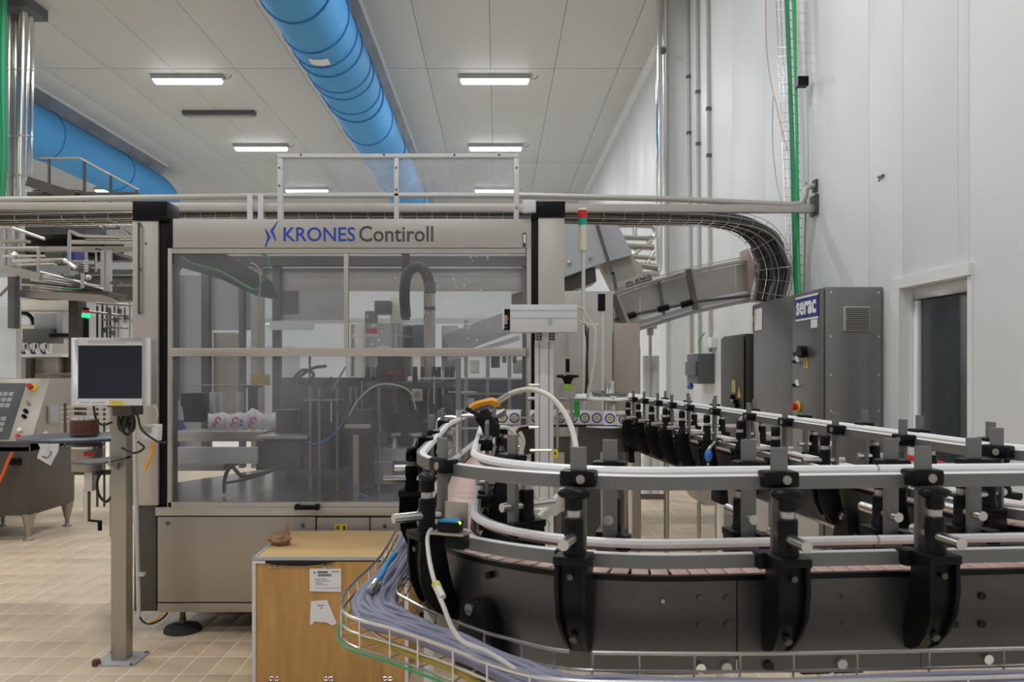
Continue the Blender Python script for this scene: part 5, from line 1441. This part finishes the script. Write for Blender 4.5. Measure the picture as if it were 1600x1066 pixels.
link('floor_stem', MB().cyl((W(170, 0, td_).x, td_+.1, 0), (W(170, 0, td_).x, td_+.1, W(0, 740, td_).z), .02), 'steel', rt)
link('cross_arm', MB().bar(W(118, 738, td_+.05), W(172, 738, td_+.05), .04, .03), 'steel_d', rt)
link('hanging_hose', MB().tube(curve([W(a, b, td_) for a, b in ((160, 735), (152, 752), (154, 772), (165, 784), (175, 776))], 6), .009, 6), 'cablebk', rt)
sp = thing('tape_spool', 'brown reel of tape lying on the round turntable', 'spool', W(132, 680, td_))
link('tape', MB().lathe(W(132, 679, td_), [(.082, .008), (.082, .09), (.04, .09)], 28), 'brownt', sp)
link('flange', MB().lathe(W(132, 679, td_), [(.084, 0), (.084, .008)], 28), 'greyd', sp)
ed = MB()
for k in range(14):
    a = 2*PI*k/14; ed.box(tc.x, tc.x, tc.y, tc.y, 0, 0) if False else ed.obox(W(132, 654.5, td_)+Vector((.06*math.cos(a), .06*math.sin(a), 0)), (.025, .02, .014), rz=a)
link('crumpled_film', ed, 'alu', sp)

# steel riser pipes top left
RD = 12.3
rp = thing('riser_pipes', 'group of tall polished steel riser pipes at the left edge reaching the ceiling', 'pipes', (W(30, 0, RD).x, RD, 2.5))
for i, (a, b, r2, dd) in enumerate(((16, 13, .05, 0), (26, 24, .07, .1), (38, 33, .065, -.1), (47, 42, .06, .05), (52, 47, .03, .2))):
    link('riser', MB().tube([W(b-1, 330, RD+dd), W(a-1, 20, RD+dd), W(a-1, -20, RD+dd)], r2, 14), 'chrome' if i % 2 else 'pipe', rp)
    for y_ in (110, 213, 275): 
        q = W(a+(b-a)*y_/330-1, y_, RD+dd); link('pipe_joint', MB().lathe((q.x, q.y, q.z), [(r2*1.08, -.015), (r2*1.08, .015)], 14), 'steel', rp)
link('ceiling_collar', MB().box(W(8, 0, RD).x, W(58, 0, RD).x, RD-.25, RD+.3, CZ-.16, CZ), 'greyd', rp)
gn = thing('green_hose_group', 'dark green hoses beside the riser pipes at the left edge', 'hoses', (W(4, 0, 11.8).x, 11.8, 2.5))
for a in (-10, -2, 5): link('hose', MB().tube(curve([W(a+2, -20, 11.8), W(a, 120, 11.8), W(a+2, 240, 11.8), W(a-2, 330, 11.8)], 6), .04, 8), 'greend', gn)

# pipe platform
pf = thing('pipe_platform', 'raised steel platform crowded with pipes behind the machine on the left', 'platform', (W(90, 0, 9).x, 9, 0))
def pt_(name, pts, D, rpx, m): return link(name, MB().tube(curve([W(a, b, D) for a, b in pts], 4) if len(pts) > 2 else [W(a, b, D) for a, b in pts], rpx*D/1300, 7), m, pf)
def pbx(name, x0, y0, x1, y1, D, th, m): return link(name, MB().box(*flatbox((x0, y0), (x1, y1), D, th)), m, pf)
# upper handrail
pt_('handrail', ((64, 248), (125, 247.5)), 10.5, 1.8, 'steel'); pt_('handrail', ((125, 247.5), (217, 297)), 10.5, 1.8, 'steel')
for x, y in ((77, 249), (132, 252), (173, 274), (214, 297)): pt_('rail_post', ((x, y), (x, 320)), 10.5, 2.2, 'steel_d')
pt_('mid_rail', ((52, 298), (122, 298), (145, 310)), 10.5, 1.3, 'greyd')
pbx('toe_board', 42, 300, 215, 307, 10.45, .1, 'steel_d'); link('stringer', MB().bar(W(45, 284, 10.4), W(118, 308, 10.4), .1, .12), 'steel_d', pf)
# dark boxes below the beam, enlarged and darkened to give a darker backdrop
pbx('dark_box', 30, 343, 135, 366, 9.8, .5, 'inner'); pbx('dark_box', 40, 366, 165, 400, 10.2, .5, 'blackm'); pbx('dark_box', 70, 388, 120, 410, 9.9, .5, 'steel_d')
pbx('long_beam', 40, 385, 208, 392, 9.0, .1, 'steel'); pbx('long_beam', 105, 375, 208, 380, 8.8, .1, 'steel_l'); pbx('long_beam', 0, 374, 40, 378, 8.8, .1, 'steel')
pbx('dark_beam', 130, 402, 208, 407, 10.5, .2, 'greyd'); pbx('dark_beam', 128, 421, 208, 444, 10, .3, 'greyd'); pbx('beam_lip', 128, 429, 208, 431, 9.95, .05, 'steel')
pt_('handrail', ((0, 357), (10, 355), (24, 358), (70, 374)), 8.4, 2.4, 'steel_l')
pt_('handrail', ((0, 388), (55, 388), (60, 391), (60, 425)), 8.3, 2.6, 'steel_l')
pt_('pipe_loop', ((108, 410), (109, 366), (112, 362), (133, 369), (208, 370)), 8.6, 2.8, 'pipe')
pt_('pipe', ((133, 375), (208, 376)), 8.65, 1.6, 'pipe'); pt_('pipe', ((20, 408), (105, 406)), 8.6, 3, 'pipe'); pt_('pipe', ((5, 400), (70, 400)), 8.7, 2, 'pipe')
pt_('pipe', ((28, 414), (85, 413)), 8.5, 2.2, 'steel_l'); pt_('elbow', ((100, 408), (110, 412), (118, 418)), 8.5, 4, 'pipe')
pt_('diagonal_brace', ((150, 388), (208, 406)), 8.9, 2, 'steel_d'); pt_('diagonal_brace', ((0, 462), (30, 430)), 8.2, 2.5, 'steel')
link('sloping_beam', MB().bar(W(0, 419, 8.2), W(64, 433, 8.2), .06, .075), 'steel_l', pf)
for x, w2 in ((157, 6), (166, 6)): pbx('twin_post', x, 391, x+w2, 455, 8.7, .05, 'steel_l')
pbx('panel', 60, 415, 108, 428, 9.2, .2, 'grey'); pbx('blue_drum', 100, 388, 117, 408, 9.6, .3, 'signblue')
for k in range(7): pt_('pipe', ((48, 428+k*4.4), (100, 436+k*3.8), (162, 452+k*1.9)), 8.6+.03*k, 2.1, ['pipe', 'steel', 'pipe', 'steel_d', 'pipe', 'steel', 'steel_l'][k])
pt_('thin_pipe', ((62, 425), (155, 448)), 8.4, 1.3, 'pipe'); pt_('green_line', ((92, 450), (128, 452)), 8.4, 1, 'green')
pbx('deck_edge', 28, 455, 170, 464, 8.3, .4, 'steel_d'); link('deck_wedge', MB().prism([(W(a, b, 8.25).x, W(a, b, 8.25).z) for a, b in ((25, 452), (160, 461), (180, 470), (180, 474), (28, 464))], (8.25, 8.3), lambda a, b, c: (a, c, b)), 'steel', pf)
for x in (16, 28): pass
pbx('dark_post', 12, 432, 22, 513, 8.1, .1, 'greyd'); pbx('dark_post', 107, 466, 122, 560, 8.6, .1, 'steel_d'); pbx('support_leg', 116, 466, 128, 700, 8.8, .1, 'steel_d')
pbx('leg', 40, 560, 48, 830, 9.2, .1, 'steel_d')
pt_('small_post', ((129, 427), (129, 450)), 8.3, 2.6, 'pipe'); link('ball_valve', MB().ball(W(138, 434, 8.2), .03), 'pipe', pf); link('ball_valve', MB().ball(W(22, 400, 8.2), .04), 'chrome', pf)
for x, y0, y1, r2 in ((8, 350, 420, 3), (22, 345, 415, 5), (35, 345, 390, 4), (135, 392, 425, 2.5), (150, 392, 425, 1.5)): pt_('standpipe', ((x, y0), (x, y1)), 9.0, r2, 'pipe')
for k in range(5): pt_('flange', ((131, 408+k*4), (138, 407+k*4)), 8.9, 1, 'alu')
pt_('bracket_bar', ((178, 440), (180, 441), (180, 474)), 8.6, 1.8, 'greyd'); pbx('bracket_plate', 172, 440, 188, 444, 8.6, .05, 'greyd')
random.seed(21)
pbx('dark_backdrop', 22, 392, 128, 452, 11.8, .3, 'inner'); pbx('dark_backdrop', 128, 445, 208, 470, 11.8, .3, 'steel_d')  # dark backing added behind the pipes to darken the bright background
for k in range(34):
    x = random.uniform(0, 190); y_ = random.uniform(350, 452); L_ = random.uniform(20, 80); D = random.uniform(9.2, 11.5)
    if y_ > 400 and x > 120: continue
    pt_('pipe', ((x, y_), (min(205, x+L_), y_+random.choice((0, 0, 2, L_*.25)))), D, random.uniform(1, 3), random.choice(['steel_d', 'steel', 'pipe', 'greyd', 'inner']))
for k in range(16):
    x = random.uniform(0, 120); y_ = random.uniform(345, 400)
    pt_('standpipe', ((x, y_), (x, y_+random.uniform(15, 50))), random.uniform(9.2, 11), random.uniform(1, 2.6), random.choice(['steel_d', 'steel', 'pipe', 'greyd']))
for k in range(12):
    x = random.uniform(30, 150); y_ = random.uniform(405, 450); pbx('valve_block', x, y_, x+random.uniform(4, 14), y_+random.uniform(4, 10), random.uniform(8.8, 9.4), .1, random.choice(['inner', 'greyd', 'steel_d', 'steel']))
# valve tree at the right of the platform
vt = thing('valve_tree', 'group of thin vertical process pipes with valves left of the machine column', 'pipes', (W(180, 0, 9).x, 9, 0))
for x, y0, y1 in ((152, 478, 535), (160, 472, 535), (167, 476, 600), (172, 482, 535), (179, 478, 600), (185, 476, 530), (195, 480, 505), (203, 470, 530)):
    link('pipe', MB().tube([W(x, y0, 9), W(x, y1, 9)], .012, 6), 'pipe' if x % 2 else 'steel_d', vt)
for a, b, c, d in ((132, 486, 195, 494), (150, 474, 206, 477), (160, 500, 190, 498), (165, 511, 200, 513)): link('cross_pipe', MB().tube([W(a, b, 8.95), W(c, d, 8.95)], .012, 6), 'steel', vt)
for a, b in ((167, 484), (179, 500), (185, 486), (195, 496), (172, 520), (160, 516)): link('valve', MB().box(*flatbox((a-2.5, b-4), (a+2.5, b+4), 8.9, .06)), 'greyd', vt, bevel=.01)
for k in range(5): link('leg_tube', MB().cyl((W(152+k*11, 0, 9).x, 9, 0), W(152+k*11, 600, 9), .012), 'steel_d', vt)
# signal lamp green
sg_ = thing('green_signal_lamp', 'glowing green signal lamp under the pipe platform', 'signal lamp', W(134, 510, 8.2))
link('lamp_body', MB().cyl(W(134, 540, 8.2), W(134, 498, 8.2), .03, n=12), 'black', sg_)
link('green_lens', MB().cyl(W(134, 496, 8.2), W(134, 490, 8.2), .036, n=14), 'ledgreen', sg_)
link('red_lens', MB().cyl(W(134, 490, 8.2), W(134, 485, 8.2), .032, n=14), 'red', sg_)
link('cap', MB().cyl(W(134, 485, 8.2), W(134, 481, 8.2), .03, n=14), 'black', sg_)
# white wall panel and machines at the left edge
ww = thing('white_partition', 'pale upright partition panel at the left edge', 'partition', (W(0, 0, 8.6).x, 8.6, 0))
link('panel', MB().box(W(-90, 0, 8.6).x, W(25, 0, 8.6).x, 8.6, 8.7, 0, W(0, 434, 8.6).z), 'wall', ww, bevel=.004)
fm = thing('filling_machine', 'grey machine with a white arched cover under the pipe platform', 'machine', (W(70, 0, 9.4).x, 9.4, 0))
def fbx(name, x0, y0, x1, y1, D, th, m, bv=.004): return link(name, MB().box(*flatbox((x0, y0), (x1, y1), D, th)), m, fm, bevel=bv)
fbx('rear_cover', 25, 468, 110, 530, 9.8, .1, 'cream'); fbx('crossbar', 25, 484, 108, 487, 9.5, .05, 'steel')
ar = MB().prism([(W(37+15*math.cos(a), 508-17*math.sin(a), 9.6).x, W(37+15*math.cos(a), 508-17*math.sin(a), 9.6).z) for a in [PI*k/12 for k in range(13)]], (9.55, 9.65), lambda a, b, c: (a, c, b))
link('arched_cover', ar, 'white', fm)
ar2 = MB().tube([W(36+17*math.cos(a), 508-19*math.sin(a), 9.55) for a in [PI*k/12 for k in range(13)]], .022, 6); link('arch_rim', ar2, 'black', fm)
fbx('grey_box', 53, 490, 88, 514, 9.5, .3, 'grey'); fbx('motor_box', 35, 514, 78, 536, 9.4, .3, 'greyd'); fbx('crossbar', 76, 521, 110, 527, 9.4, .1, 'black')
fbx('side_box', 88, 487, 97, 520, 9.5, .2, 'hood')
for k in range(6): link('white_hose', MB().tube(curve([W(30+k*8, 536, 9.3), W(32+k*8, 548, 9.3), W(38+k*8, 552, 9.3), W(40+k*8, 538, 9.3)], 4), .012, 5), 'whitep' if k % 2 else 'cablebk', fm)
fbx('white_tray', 25, 553, 96, 558, 9.3, .4, 'whitep'); fbx('steel_tank', 25, 558, 88, 596, 9.35, .6, 'steel'); fbx('tank_end', 88, 556, 112, 640, 9.5, .4, 'steel_d')
fbx('lower_tank', 60, 596, 112, 640, 9.4, .5, 'steel')
for k in range(2):
    fbx('base_frame', 45, 640+k*40, 115, 646+k*40, 9.6, .1, 'steel_d')
for x in (48, 112): link('leg', MB().cyl((W(x, 0, 9.5).x, 9.5, 0), W(x, 600, 9.5), .03), 'steel', fm)
wr_ = thing('wire_baskets', 'stack of shiny wire racks behind the touchscreen', 'rack', W(110, 590, 8.0))
for y_ in (584, 587, 590, 594): link('rack_wire', MB().tube([W(55, y_+2, 8.0), W(70, y_, 8.0), W(115, y_, 8.0)], .008, 5), 'chrome', wr_)
for y_ in (635, 642, 650, 657): link('rack_wire', MB().tube([W(95, y_+2, 7.4), W(112, y_, 7.4), W(175, y_+2, 7.4)], .009, 5), 'pipe', wr_)
link('rack_frame', MB().bar(W(90, 598, 8.0), W(90, 628, 8.0), .02, .02).bar(W(102, 630, 7.4), W(102, 700, 7.4), .02, .02), 'steel_d', wr_)
link('rack_leg', MB().cyl((W(175, 0, 7.4).x, 7.4, 0), W(175, 640, 7.4), .02), 'steel', wr_)
wt = thing('white_conveyor_cover', 'low white cover behind the touchscreen and machine column', 'cover', W(180, 530, 8.8))
link('cover', MB().box(*flatbox((125, 531), (190, 560), 8.8, .3)), 'whitep', wt, bevel=.02)

# distant machines seen through the guard and past the column
far = [(-9.5, 17, 2.2, 1.6, 2.6, 'steel_l', 'tall stainless tank cabinet far back on the left'), (-6.0, 19, 2.4, 1.2, 2.0, 'grey', 'distant grey machine cabinet seen through the guard'),
       (-2.4, 18, 1.8, 1.2, 1.9, 'steel_l', 'distant steel machine seen through the upper guard window'), (-12.5, 14, 2, 1.5, 3.0, 'steel', 'wide steel tank far left behind the platform')]
for x, y_, w2, d2_, h2, m, lb_ in far:
    t = thing('distant_machine', lb_, 'machine', (x, y_, 0))
    link('cabinet_body', MB().box(x-w2/2, x+w2/2, y_, y_+d2_, .15, h2), m, t, bevel=.02)
    for k in range(3): link('door_panel', MB().box(x-w2/2+.05+k*w2/3, x-w2/2+(k+1)*w2/3-.05, y_-.02, y_, .3, h2-.2), m, t, bevel=.01)
    for s1_ in (-1, 1): link('foot', MB().box(x+s1_*(w2/2-.1)-.05, x+s1_*(w2/2-.1)+.05, y_+.1, y_+.2, 0, .15), 'greyd', t)
    link('top_pipe', MB().tube([(x-w2/2+.2, y_+.3, h2), (x-w2/2+.2, y_+.3, h2+.5), (x+w2/2, y_+.3, h2+.5)], .06, 8), 'pipe', t)
# far wall beams and a wall opening strip
for i, z in enumerate((3.2, 4.6)):
    struct('trim_%d' % (3+i), MB().box(-17, WX, 30.8, 30.9, z, z+.12), 'hood')
fr2 = thing('filling_line', 'dark blue-grey machine line seen through the lower right of the clear guard', 'machine', (W(745, 0, 8.4).x, 8.4, 0))
mbl = mat('blue_grey_steel', (.10, .11, .16), .45, .5, noise=.3)
link('machine_frame', MB().box(W(655, 0, 8.4).x, W(832, 0, 8.4).x, 8.4, 9.0, .1, W(0, 592, 8.4).z), mbl, fr2, bevel=.01)
for px in (660, 694, 728, 762, 796, 828): link('upright', MB().box(*flatbox((px-3, 500 if px in (728, 828) else 548), (px+3, 823), 8.34, .05)), 'steel', fr2)
for y_ in (548, 590, 614, 640, 668): link('rail', MB().box(*flatbox((655, y_), (832, y_+3), 8.32, .04)), 'alu' if y_ != 614 else 'steel', fr2)
for k, (px, y_) in enumerate(((672, 570), (705, 566), (742, 572), (775, 563), (810, 572), (690, 628), (735, 632), (780, 626), (808, 655), (760, 600))):
    link('filling_head', MB().box(*flatbox((px-8, y_-10), (px+6, y_+12), 8.5 if y_ < 590 else 8.36, .2)), ['steel_l', 'greyd', 'cream', 'steel_d'][k % 4], fr2, bevel=.01)
for px in (665, 825): link('foot', MB().cyl((W(px, 0, 8.5).x, 8.5, 0), (W(px, 0, 8.5).x, 8.5, .1), .04), 'black', fr2)
